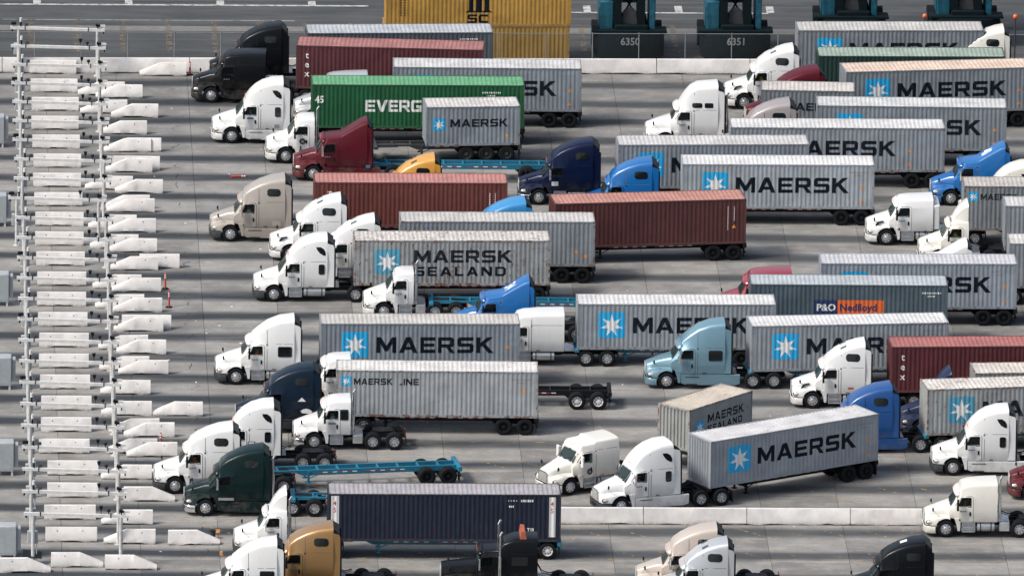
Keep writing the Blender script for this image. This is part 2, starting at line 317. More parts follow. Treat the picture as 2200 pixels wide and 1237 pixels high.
def block_text(txt, h, x0, z0, gap=0.16, ws=1.0):
    """polygons in (x, z) for a run of block capitals"""
    out = []; x = x0
    for ch in txt:
        wd, polys = GL[ch]
        out += [[(x+a*h*ws, z0+b_*h) for a, b_ in p] for p in polys]; x += (wd+gap)*h*ws
    return out, x
def text_polys(txt, h, x0, z0, bold=0.03, wide=1.0, vertical=False):
    """glyph outlines of the built-in face as a flat mesh, moved into (x, z)"""
    cu = bpy.data.curves.new('lettering', 'FONT'); cu.body = txt if not vertical else '\n'.join(txt); cu.size = 1.0; cu.offset = bold; cu.resolution_u = 2
    if vertical: cu.align_x = 'CENTER'; cu.space_line = 1.0
    o = bpy.data.objects.new('lettering', cu); COL.objects.link(o)
    dg = bpy.context.evaluated_depsgraph_get(); dg.update()
    me = bpy.data.meshes.new_from_object(o.evaluated_get(dg)); bpy.data.objects.remove(o)
    vs = [v.co for v in me.vertices]; s_ = h/0.72
    polys = [[(x0+vs[i].x*s_*wide, z0+vs[i].y*s_) for i in p.vertices] for p in me.polygons]
    return polys
def star_polys(cx, cz, r, n=7, inner=0.40):
    P = [(cx+(r if i % 2 == 0 else r*inner)*math.sin(math.pi*i/n), cz+(r if i % 2 == 0 else r*inner)*math.cos(math.pi*i/n)) for i in range(2*n)]
    return [[(cx, cz), P[(i-1) % (2*n)], P[i], P[(i+1) % (2*n)]] for i in range(0, 2*n, 2)]
def round_rect(x0, z0, x1, z1, r=0.1, n=4):
    P = []
    for cx, cz, a0 in ((x1-r, z1-r, 0), (x0+r, z1-r, 90), (x0+r, z0+r, 180), (x1-r, z0+r, 270)):
        P += [(cx+r*math.cos(R(a0+90*i/n)), cz+r*math.sin(R(a0+90*i/n))) for i in range(n+1)]
    return P
PER, DEP = 0.278, 0.021
def corr_profile(L, n=None):
    """breaks of the trapezoid wall: list of (x, depth inward)"""
    n = n or int((L-0.3)/PER); x0 = (L-n*PER)/2; P = [(x0, 0.0)]
    for i in range(n):
        a = x0+i*PER
        P += [(a+PER*0.26, 0.0), (a+PER*0.5-PER*0.02, DEP), (a+PER*0.74, DEP), (a+PER, 0.0)]
    return P
def corr_at(prof, x):
    for (a, da), (b_, db) in zip(prof, prof[1:]):
        if a <= x <= b_: return da+(db-da)*(x-a)/max(1e-6, b_-a)
    return 0.0
CW, Y0 = 2.438, -1.219+0.012
def decal_mesh(name, polys, prof, mats, off=0.004):
    """painted lettering: polygons cut at every corrugation fold and laid on the folded sheet"""
    bm = bmesh.new()
    for item in polys:
        mi, p = item if isinstance(item[0], int) else (0, item)
        vs = [bm.verts.new((a, 0.0, c)) for a, c in p]
        try:
            f = bm.faces.new(vs); f.material_index = mi; f.normal_update()
        except ValueError: pass
    big = [f for f in bm.faces if len(f.verts) > 4]
    bmesh.ops.triangulate(bm, faces=big)
    if prof:
        xs = [v.co.x for v in bm.verts]; lo, hi = min(xs), max(xs)
        for x, _ in prof:
            if lo+0.001 < x < hi-0.001:
                bmesh.ops.bisect_plane(bm, geom=bm.verts[:]+bm.edges[:]+bm.faces[:], plane_co=(x, 0, 0), plane_no=(1, 0, 0), dist=1e-5)
        for v in bm.verts: v.co.y = Y0+corr_at(prof, v.co.x)-off
    for f in bm.faces:
        f.normal_update()
        if f.normal.y > 0: f.normal_flip()
    me = bpy.data.meshes.new(name); bm.to_mesh(me); bm.free()
    for x in mats: me.materials.append(K[x])
    return me

# ------------------------------------------------------------------ containers
GEO = {}
def container_geo(L, H):
    key = (L, H)
    if key in GEO: return GEO[key]
    prof = corr_profile(L); g = {'prof': prof}; hw = CW/2
    side = MB(); far = MB()
    for mb_, sg in ((side, 1), (far, -1)):
        pts = [(0.10, 0.0)]+prof+[(L-0.10, 0.0)]
        n = len(pts); v = [(x, sg*(Y0+d), z) for x, d in pts for z in (0.15, H-0.06)]
        mb_.add(v, [(2*i, 2*i+2, 2*i+3, 2*i+1) for i in range(n-1)])
    g['side'], g['far'] = side, far
    roof = MB(); pr = []; n = int((L-0.5)/PER); x0 = (L-n*PER)/2
    pts = [(0.05, 0.0), (x0, 0.0)]
    for i in range(n):
        a = x0+i*PER; pts += [(a+PER*0.30, 0.0), (a+PER*0.44, -0.022), (a+PER*0.80, -0.022), (a+PER*0.94, 0.0)]
    pts += [(L-x0, 0.0), (L-0.05, 0.0)]
    v = [(x, y, H-0.022+d) for x, d in pts for y in (-hw+0.10, hw-0.10)]
    k = [(2*i, 2*i+1, 2*i+3, 2*i+2) for i in range(len(pts)-1)]
    roof.add(v, k)
    for sg in (-1, 1):   # flat roof margin beside the corrugation
        y1, y2 = sg*(hw-0.10), sg*(hw-0.03)
        roof.box(0.05, min(y1, y2), H-0.05, L-0.05, max(y1, y2), H-0.018)
    g['roof'] = roof
    fr = MB(); ny = 8; step = (CW-0.3)/ny; P = [(-hw+0.1, 0.0), (-hw+0.15, 0.0)]
    for i in range(ny):
        a = -hw+0.15+i*step; P += [(a+step*0.30, 0.0), (a+step*0.48, 0.075), (a+step*0.80, 0.075), (a+step, 0.0)]
    P += [(hw-0.1, 0.0)]
    fr.add([(0.008+d, y, z) for y, d in P for z in (0.14, H-0.1)], [(2*i, 2*i+1, 2*i+3, 2*i+2) for i in range(len(P)-1)])
    g['front'] = fr
    dr = []
    for sg in (-1, 1):
        d_ = MB(); y1, y2 = sorted((sg*0.008, sg*(hw-0.11)))
        d_.box(L-0.06, y1, 0.17, L-0.02, y2, H-0.13)
        for yy in (y1+0.25, y2-0.25): d_.cyl((L-0.0, yy, 0.14), (L-0.0, yy, H-0.12), 0.02, n=6, mi=1)
        for zz in (0.5, 1.2, 1.9): d_.box(L-0.02, y1+0.03, zz, L-0.005, y2-0.03, zz+0.05)
        dr.append(d_)
    g['doors'] = dr
    g['posts'] = []
    for x in (0.0, L-0.11):
        for sg in (-1, 1):
            y1, y2 = sorted((sg*(hw-0.002), sg*(hw-0.10))); p_ = MB(); p_.box(x+0.003, y1, 0.118, x+0.107, y2, H-0.118); g['posts'].append(p_)
    g['rails'] = []
    for sg in (-1, 1):
        y1, y2 = sorted((sg*(hw-0.001), sg*(hw-0.06))); t = MB(); t.box(0.178, y1, H-0.07, L-0.178, y2, H-0.004); g['rails'].append(('top_rail', t))
        t = MB(); t.box(0.178, y1, 0.008, L-0.178, y2, 0.16); g['rails'].append(('bottom_rail', t))
    for x in (0.004, L-0.075):
        t = MB(); t.box(x, -hw+0.163, H-0.11, x+0.07, hw-0.163, H-0.006); g['rails'].append(('header', t))
        t = MB(); t.box(x, -hw+0.163, 0.006, x+0.07, hw-0.163, 0.15); g['rails'].append(('sill', t))
    fl = MB(); fl.box(0.08, -hw+0.07, 0.06, L-0.08, hw-0.07, 0.13); g['floor'] = fl
    g['cast'] = []
    for x in (0, L-0.178):
        for y in (-hw, hw-0.162):
            for z in (0, H-0.118):
                t = MB(); t.cbox(x, y, z, x+0.178, y+0.162, z+0.118, 0.012)
                t.ball((x+0.089, y-0.001 if y < 0 else y+0.163, z+0.059), 0.03, 1.3, 0.2, 1, 8, 1); g['cast'].append(t)
    GEO[key] = g; return g
MESH = {}
def cached(key, mb_, mats, sharp=38):
    k_ = (key, tuple(mats))
    if k_ not in MESH: MESH[k_] = mb_.mesh(key[0], [K[x] if isinstance(x, str) else x for x in mats], sharp)
    return MESH[k_]
DEC = {}
def decal(parent, name, key, maker, mats):
    if key not in DEC: DEC[key] = decal_mesh(name, maker[0], maker[1], mats)
    return link(name, DEC[key], parent)
def marks(x0, z, n, w_, h, gap, mi=0, r_=None):
    q = random.Random(int(x0*100)+n); out = []; x = x0
    for i in range(n):
        ww = w_*(0.6+0.6*q.random()); out.append((mi, [(x, z), (x+ww, z), (x+ww, z+h), (x, z+h)])); x += ww+gap
    return out
def container(name, label, x, y, yaw, L, H, base, col, rust=0.3, fade=0.3, roofcol=None, style=None, seed=0.0, z=1.10, group='shipping containers on the yard'):
    g = container_geo(L, H); root = thing('shipping_container', label, 'container', (x, y, z), R(yaw), group)
    K[name+'s'] = cmat('steel_'+name, col, rust, 0.0, seed)
    K[name+'r'] = cmat('roof_'+name, roofcol or col, rust*1.15, fade, seed+2.3)  # roofs paler than walls: sun-faded paint, plus light from above put into the colour
    K[name+'e'] = cmat('edge_'+name, tuple(c*0.92 for c in col), min(1.0, rust+0.25), 0.04, seed+4.1, edge=0.55)
    sm, rm, em = name+'s', name+'r', name+'e'
    def pt(nm, key, mb_, mats, sharp=30): return link(nm, cached((nm, key, L, H), mb_, mats, sharp), root)
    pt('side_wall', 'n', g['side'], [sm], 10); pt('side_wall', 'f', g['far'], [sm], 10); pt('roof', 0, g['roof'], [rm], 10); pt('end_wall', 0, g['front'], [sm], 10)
    pt('floor', 0, g['floor'], [em])
    for i, d in enumerate(g['doors']): pt('door_leaf', i, d, [sm, 'tank'])
    for i, p in enumerate(g['posts']): pt('corner_post', i, p, [em])
    for i, (nm, p) in enumerate(g['rails']): pt(nm, i, p, [em])
    for i, p in enumerate(g['cast']): pt('corner_casting', i, p, [em, 'trim'])
    pr = g['prof']; ik = 'ink' if rust < 0.34 else 'ink1' if rust < 0.6 else 'ink2'
    def D(nm, key, polys, mats): return decal(root, nm, (key, L, H, tuple(mats)), (polys, pr), mats)
    def big(lx, lz, ls, tx, tz, th, word='MAERSK', ws=1.0, gap=0.16, tag_=''):
        D('logo_panel', 'lp%s%.2f%.2f' % (tag_, lx, ls), [round_rect(lx, lz, lx+ls, lz+ls, ls*0.08)], ['logo2' if rust > 0.8 else 'logo'])
        DEC.setdefault(('st', L, H, lx, ls), decal_mesh('star', star_polys(lx+ls/2, lz+ls/2-ls*0.02, ls*0.45), pr, ['star'], 0.007))
        link('star', DEC[('st', L, H, lx, ls)], root)
        D('lettering', 'tx%s%.2f' % (word, tx), block_text(word, th, tx, tz, gap, ws)[0], [ik])
    def plate(x_, z_, ink_='dimgrey'):
        D('number_marking', 'nm%s%.2f' % (ink_, x_), marks(x_, z_, 9, 0.09, 0.10, 0.05)+marks(x_+0.35, z_-0.2, 4, 0.08, 0.09, 0.05), [ink_])
    def haz(x_, zs):
        for zz in zs: D('hazard_label', 'hz%.2f%.2f' % (x_, zz), [[(x_-0.14, zz-0.12), (x_+0.14, zz-0.12), (x_, zz+0.13)]], ['haz'])
    if style == 'maersk':
        big(1.30, H-2.14, 1.62, 3.42, H-1.85, 1.0); plate(10.6, H-0.55); haz(11.45, (H-1.45, H-2.35))
    elif style == 'maersk_old': big(1.30, H-2.14, 1.62, 3.42, H-1.85, 1.0); plate(10.6, H-0.55)
    elif style == 'sealand':
        big(1.28, H-2.15, 1.58, 3.72, H-1.42, 0.80, 'MAERSK', 1.07); D('lettering', 'sealand40', block_text('SEALAND', 0.60, 3.75, H-2.28, 0.30, 1.06)[0], ['ink']); plate(11.1, H-0.55)
    elif style == 'line':
        big(0.30, H-0.98, 0.60, 1.06, H-0.90, 0.40, 'MAERSK', 0.82); D('lettering', 'line40', rects((3.84, H-0.90, 3.99, H-0.81)), [ik]); D('lettering', 'line40b', block_text('INE', 0.40, 4.06, H-0.90, 0.16, 0.92)[0], [ik]); plate(10.6, H-0.45); haz(11.3, (H-1.15,))
    elif style == 'm20':
        big(0.42, H-1.58, 0.82, 1.55, H-1.35, 0.52, 'MAERSK', 1.0); haz(5.2, (H-1.9,))
    elif style == 's20':
        big(0.62, H-1.75, 0.86, 1.80, H-1.15, 0.52, 'MAERSK', 0.93); D('lettering', 'sealand20', block_text('SEALAND', 0.40, 1.80, H-1.72, 0.26, 0.95)[0], ['ink'])
    elif style == 'ever':
        D('lettering', 'everg', block_text('EVERGREEN', 0.78, 3.48, H-1.80, 0.10, 0.86)[0], ['ink_white'])
        D('length_mark', 'e45', text_polys('45', 0.46, 0.22, H-1.22, 0.03, 0.9), ['ink_white']); plate(11.0, H-0.55, 'ink_white')
    elif style == 'tex':
        D('lettering', 'texv', text_polys('tex', 0.44, 0.72, H-0.85, 0.014, 1.0, True), ['ink_white'])
    elif style == 'tri':
        D('lettering', 'triton', text_polys('TRITON', 0.36, 0.98, H-0.95, 0.025, 0.9, True), ['ink_white'])
        D('number_marking', 'trn', [q for k_ in range(9) for q in marks(11.05, H-0.75-k_*0.13, 1, 0.07, 0.08, 0.1)+marks(11.4, H-0.75-k_*0.13, 1, 0.07, 0.08, 0.1)], ['ink_white'])
    elif style == 'vert':
        D('number_marking', 'vrt', [q for k_ in range(13) for q in marks(11.0, H-0.55-k_*0.12, 1, 0.06, 0.07, 0.1)+(marks(11.4, H-0.55-k_*0.12, 1, 0.06, 0.08, 0.1) if k_ < 8 else [])], ['ink_white']); haz(11.42, (H-1.75,))
    elif style == 'pno':
        D('logo_panel', 'pn1', [[(3.95, H-1.92), (5.40, H-1.92), (5.40, H-0.98), (3.95, H-0.98)]], ['navy_ink'])
        D('logo_panel', 'pn2', [[(5.40, H-1.92), (8.26, H-1.92), (8.26, H-0.98), (5.40, H-0.98)]], ['orange_ink'])
        DEC.setdefault(('pt',), decal_mesh('lettering', text_polys('P&O', 0.44, 4.10, H-1.66, 0.03, 1.0), pr, ['ink_white'], 0.008)); link('lettering', DEC[('pt',)], root)
        DEC.setdefault(('pt2',), decal_mesh('lettering', text_polys('Nedlloyd', 0.46, 5.52, H-1.66, 0.03, 0.98), pr, ['navy_ink'], 0.008)); link('lettering', DEC[('pt2',)], root)
        plate(10.6, H-0.55, 'ink_white')
    elif style == 'gray': plate(10.0, H-0.50, 'ink_white')
    elif style == 'chin':
        q = random.Random(5); P = []
        for i in range(8):
            if i in (1, 2): continue
            a = 0.85+i*0.2
            P += rects((a, H-0.62, a+0.14, H-0.56), (a, H-0.44, a+0.14, H-0.38), (a+0.04, H-0.70, a+0.09, H-0.32))[:2]
        D('lettering', 'chin', P, ['faint']); haz(11.0, (H-1.9, )); haz(11.6, (H-2.2,))
    elif style == 'blue45':
        D('marking_panel', 'b45a', [[(0.18, H-2.5), (0.64, H-2.5), (0.64, H-0.12), (0.18, H-0.12)]], ['ink_white'])
        D('marking_panel', 'b45b', [[(13.02, H-2.6), (13.40, H-2.6), (13.40, H-0.16), (13.02, H-0.16)]], ['ink_white'])
        for k_, xx in (('a', 0.40), ('b', 13.2)):
            DEC.setdefault((k_, '45v'), decal_mesh('length_mark', text_polys('45', 0.30, xx, H-0.72, 0.015, 0.9, True), pr, ['ink_red'], 0.008)); link('length_mark', DEC[(k_, '45v')], root)
        D('number_marking', 'b45n', marks(10.6, H-0.42, 4, 0.07, 0.07, 0.1)+marks(11.35, H-0.46, 7, 0.10, 0.14, 0.03)+marks(10.65, H-0.80, 3, 0.09, 0.12, 0.03), ['ink_white'])
        D('lettering', 'tir', text_polys('TIR', 0.24, 11.72, H-2.28, 0.012, 0.9), ['ink_white'])
    elif style == 'msc':
        D('lettering', 'mscm', block_text('m', 1.02, 5.38, H-2.12+0.45, 0.1, 0.72)[0], ['ink'])
        D('lettering', 'mscs', block_text('SC', 0.58, 5.36, H-2.38, 0.12, 1.12)[0], ['ink'])
        D('number_marking', 'mscv', [q for k_ in range(10) for q in marks(0.95, H-0.4-k_*0.17, 1, 0.10, 0.11, 0.1)+marks(1.22, H-0.4-k_*0.17, 1, 0.10, 0.11, 0.1)], ['ink'])
    return root

# ------------------------------------------------------------------ wheels
def tyre_mb(r=0.52, w_=0.28, y=0.0):
    t = MB(); h = w_/2
    return t.lathe([(0.30, y-h+0.02), (r-0.10, y-h), (r-0.025, y-h+0.02), (r, y-h+0.06), (r, y+h-0.06), (r-0.025, y+h-0.02), (r-0.10, y+h), (0.30, y+h-0.02)], (0, 0, 0), 24, 0, False)
def dual_mb():
    t = tyre_mb(0.52, 0.27, -0.16); u = tyre_mb(0.52, 0.27, 0.16); return t.add(u.v, u.f)
def rim_mb(front, side):
    """side -1: outer face towards -y"""
    t = MB(); s_ = side
    if front: pr = [(0.31, s_*0.12), (0.285, s_*0.125), (0.265, s_*0.09), (0.20, s_*0.125), (0.13, s_*0.135), (0.115, s_*0.20), (0.06, s_*0.215), (0.001, s_*0.215)]
    else: pr = [(0.31, s_*0.27), (0.285, s_*0.275), (0.26, s_*0.16), (0.20, s_*0.13), (0.14, s_*0.13), (0.12, s_*0.23), (0.06, s_*0.245), (0.001, s_*0.245)]
    t.lathe(pr, (0, 0, 0), 24, 0, False)
    y = s_*(0.118 if front else 0.160)
    for i in range(8):
        a = i*math.pi/4+0.2; c = (0.225*math.cos(a), y, 0.225*math.sin(a)); t.ball(c, 0.036, 1, 0.45, 1, 8, 1)
    return t
for sd_, nm_ in ((-1, 'n'), (1, 'f')):
    for fr_ in (True, False): MESH[('rim', fr_, sd_)] = None
TYRE_F = tyre_mb().mesh('tyre', [K['rubber']], 50); TYRE_D = dual_mb().mesh('tyre', [K['rubber']], 50)
RIM = {}
for fr_ in (True, False):
    for sd_ in (-1, 1):
        for mt_ in ('alu', 'whitetape', 'black_ch', 'plastic'):
            RIM[(fr_, sd_, mt_)] = rim_mb(fr_, sd_).mesh('rim', [K[mt_], K['trim']], 50)
def wheel(root, x, y, front, rim='alu'):
    sd = -1 if y < 0 else 1
    w_ = link('wheel', TYRE_F if front else TYRE_D, root, (x, y, 0.52), 0); link('rim', RIM[(front, sd, rim)], w_)
    w_.rotation_euler = (0, 0, 0); return w_

# ------------------------------------------------------------------ trailer chassis
CHG = {}
def chassis(label, x, y, yaw, L, paint_, tri=False, gear=True, ladder=False, tape=True, rim='black_ch', neck=2.7):
    root = thing('container_chassis', label, 'trailer', (x, y, 0), R(yaw), 'trailers carrying or waiting for containers')
    m_ = paint_; key = (L, tri, neck)
    if key not in CHG:
        g = {}; ax = [L-3.5, L-2.2, L-0.9] if tri else [L-2.05, L-0.75]
        f = MB()
        for sg in (-1, 1):
            y1, y2 = sorted((sg*0.40, sg*0.54))
            f.box(neck, y1, 0.72, L-0.18, y2, 1.05)
            f.box(0.16, y1, 0.93, neck, y2, 1.05)
            f.prism([(neck-0.5, 0.93), (neck, 0.72), (neck, 0.93)], 'y', y1, y2)
        g['frame'] = f; cr = []
        nx = int(L/1.15)
        for i in range(1, nx):
            c = MB(); xx = i*L/nx; c.box(xx-0.05, -0.395, 0.96 if xx < neck else 0.86, xx+0.05, 0.395, 1.045); cr.append(c)
        g['cross'] = cr
        bo = []
        for x0, x1 in ((-0.12, 0.155), (L-0.175, L+0.06)):
            b_ = MB(); b_.cbox(x0, -1.21, 0.82 if x0 > 1 else 0.92, x1, 1.21, 1.098, 0.02); bo.append(b_)
        g['bolster'] = bo
        kp = MB(); kp.box(0.16, -0.62, 0.90, 1.5, 0.62, 0.928); g['plate'] = kp
        lg = []
        for sg in (-1, 1):
            l_ = MB(); l_.box(neck+0.25, sg*0.62-0.06, 0.42, neck+0.39, sg*0.62+0.06, 1.0); l_.box(neck+0.28, sg*0.62-0.04, 0.30, neck+0.36, sg*0.62+0.04, 0.45); l_.box(neck+0.17, sg*0.62-0.14, 0.26, neck+0.47, sg*0.62+0.14, 0.30)
            l_.cyl((neck+0.32, sg*0.62, 0.55), (neck+1.1, sg*0.47, 0.80), 0.03, n=6); lg.append(l_)
        br = MB(); br.box(neck+0.29, -0.55, 0.62, neck+0.35, 0.55, 0.68); g['legs'] = lg; g['brace'] = br
        sp = MB(); sp.box(ax[0]-0.55, -0.60, 0.58, L-0.1, -0.42, 0.74); sp.box(ax[0]-0.55, 0.42, 0.58, L-0.1, 0.60, 0.74)
        sp.prism([(ax[0]-0.75, 0.73), (ax[0]-0.35, 0.40), (ax[0]-0.1, 0.40), (ax[0]+0.1, 0.73)], 'y', -0.5, 0.5)
        g['susp'] = sp
        axs = []
        for a in ax:
            q = MB(); q.cyl((a, -0.75, 0.52), (a, 0.75, 0.52), 0.07, n=8); axs.append((a, q))
        g['axles'] = axs
        mf = []
        for sg in (-1, 1):
            q = MB(); q.box(L-0.10, sg*0.92-0.3, 0.18, L-0.07, sg*0.92+0.3, 0.81); mf.append(q)
        g['flap'] = mf
        tl = []
        for sg in (-1, 1):
            q = MB(); q.ball((L+0.07, sg*0.9, 0.94), 0.06, 0.5, 1.4, 1, 8); tl.append(q)
        g['tail'] = tl
        tp = MB(); xx = neck+0.9; k_ = 0
        while xx < L-3.0:
            tp.box(xx, -0.547, 0.86, xx+0.28, -0.541, 0.915, k_ % 2); tp.box(xx, 0.541, 0.86, xx+0.28, 0.547, 0.915, k_ % 2); xx += 0.30; k_ += 1
            if k_ % 8 == 0: xx += 0.5
        g['tape'] = tp
        ub = MB(); ub.box(L-0.05, -1.1, 0.46, L+0.02, 1.1, 0.56); ub.box(L-0.04, -0.5, 0.56, L+0.01, -0.42, 0.82); ub.box(L-0.04, 0.42, 0.56, L+0.01, 0.5, 0.82); g['bumper'] = ub
        CHG[key] = g
    g = CHG[key]
    def pt(nm, i, mb_, mats): return link(nm, cached((nm, i)+key, mb_, mats), root)
    pt('frame', 0, g['frame'], [m_])
    for i, c in enumerate(g['cross']): pt('cross_member', i, c, [m_])
    for i, c in enumerate(g['bolster']): pt('bolster', i, c, [m_])
    pt('coupling_plate', 0, g['plate'], [m_])
    for i, c in enumerate(g['legs']): pt('landing_leg', i, c, [m_])
    pt('leg_brace', 0, g['brace'], [m_]); pt('suspension', 0, g['susp'], ['black_ch'])
    for i, (a, q) in enumerate(g['axles']):
        pt('axle', i, q, ['black_ch'])
        for sg in (-1, 1): wheel(root, a, sg*0.90, False, rim)
    for i, q in enumerate(g['flap']): pt('mudflap', i, q, ['rubber'])
    for i, q in enumerate(g['tail']): pt('tail_light', i, q, ['red'])
    pt('rear_bumper', 0, g['bumper'], [m_])
    if tape: tag(pt('reflective_tape', 0, g['tape'], ['red', 'whitetape']), kind='stuff')
    return root

# ------------------------------------------------------------------ tractor units
# name: L, cowl (x,z), windscreen top (x,z), roof stations (x, z, half width), gap behind roof, visor, upper window, rear window, hood nose height, fender style
TY = {
 'aero': dict(L=4.95, c=(1.45, 1.86), t=(2.02, 2.56), roof=[(2.12, 2.80, .93), (2.40, 3.22, .90), (2.75, 3.58, .90), (3.2, 3.84, .94), (3.85, 4.03, 1.0), (4.5, 4.07, 1.03)], ext=.42, up='tear', rw='tall'),
 'volvo': dict(L=4.75, c=(1.38, 1.84), t=(1.88, 2.52), roof=[(1.95, 2.78, .92), (2.15, 3.04, .88), (2.6, 3.44, .90), (3.2, 3.76, .94), (3.85, 3.97, .99), (4.36, 4.06, 1.02)], ext=.36, visor=1, up='oval', rw=None, slash=1, sky=1),
 'classic': dict(L=5.05, c=(1.42, 1.86), t=(1.95, 2.54), roof=[(2.02, 2.86, .92), (2.15, 3.12, .90), (2.55, 3.44, .90), (3.1, 3.72, .94), (3.8, 3.95, .99), (4.58, 4.07, 1.02)], ext=.40, visor=1, up='oval', rw=None),
 'pro': dict(L=5.15, c=(1.5, 1.88), t=(2.05, 2.54), roof=[(2.12, 2.72, .95), (2.20, 2.95, .80), (2.65, 3.36, .82), (3.15, 3.72, .86), (3.9, 4.0, .92), (4.70, 4.10, .97)], ext=.38, visor=1, up=None, rw='square'),
 'ramp': dict(L=4.95, c=(1.38, 1.86), t=(1.83, 2.56), roof=[(1.95, 2.74, .98), (2.2, 2.80, 1.0), (2.95, 2.90, 1.0), (3.05, 2.97, .98), (4.35, 3.80, 1.0), (4.60, 3.88, 1.0)], ext=.30, visor=.6, up=None, rw=None),
 'intl': dict(L=5.0, c=(1.55, 1.92), t=(2.0, 2.58), roof=[(2.1, 2.74, .98), (2.22, 3.02, .84), (2.5, 3.50, .86), (2.85, 3.88, .92), (3.3, 4.10, .98), (4.55, 4.2, 1.04)], ext=.40, visor=1, up='pair', rw=None),
 'day': dict(L=3.05, c=(1.32, 1.86), t=(1.82, 2.54), roof=[(1.90, 2.72, .98), (2.05, 2.84, .98), (2.4, 2.90, 1.0), (3.05, 2.90, 1.02)], ext=0, up=None, rw=None),
 'wedge': dict(L=3.05, c=(1.32, 1.86), t=(1.82, 2.54), roof=[(1.90, 2.70, .98), (2.05, 2.82, .98), (2.4, 2.86, 1.0), (3.05, 2.88, 1.02)], ext=0, visor=.7, up=None, rw=None, wedge=1),
 'dayx': dict(L=3.40, c=(1.40, 1.88), t=(1.88, 2.56), roof=[(1.95, 2.74, .98), (2.1, 2.90, .98), (2.5, 2.98, 1.0), (3.40, 3.02, 1.03)], ext=0, visor=1, up=None, rw='dx'),
 'mid': dict(L=4.6, c=(1.42, 1.88), t=(1.93, 2.56), roof=[(2.0, 2.80, .98), (2.15, 3.04, .97), (2.5, 3.16, 1.0), (3.3, 3.24, 1.03), (4.55, 3.28, 1.05)], ext=.0, visor=.8, up=None, rw=None),
 'vmid': dict(L=4.15, c=(1.38, 1.84), t=(1.88, 2.52), roof=[(1.95, 2.74, .97), (2.1, 2.86, .97), (2.6, 2.92, 1.0), (4.15, 2.99, 1.04)], ext=0, visor=.9, up=None, rw=None, slash=1, box=1),
 'mack': dict(L=4.55, c=(1.42, 1.90), t=(1.88, 2.58), roof=[(1.97, 2.80, .97), (2.12, 2.93, .97), (2.9, 2.98, 1.0), (3.05, 3.12, 1.02), (4.5, 3.18, 1.04)], ext=0, up=None, rw=None, grille=1),
 'long': dict(L=5.6, c=(2.05, 1.92), t=(2.22, 2.56), roof=[(2.32, 2.70, .98), (2.5, 2.78, .98), (3.35, 2.80, 1.0), (3.42, 2.90, 1.0), (3.62, 3.22, 1.0), (4.3, 3.46, 1.02), (5.6, 3.46, 1.04)], ext=0, visor=.6, up=None, rw='frame', stack=2, hood_sq=1),
}
TGEO = {}
def lerp_st(st, x):
    if x <= st[0][0]: return st[0]
    for a, b_ in zip(st, st[1:]):
        if a[0] <= x <= b_[0]:
            t = (x-a[0])/max(1e-6, b_[0]-a[0]); return tuple(p+(q-p)*t for p, q in zip(a, b_))
    return st[-1]
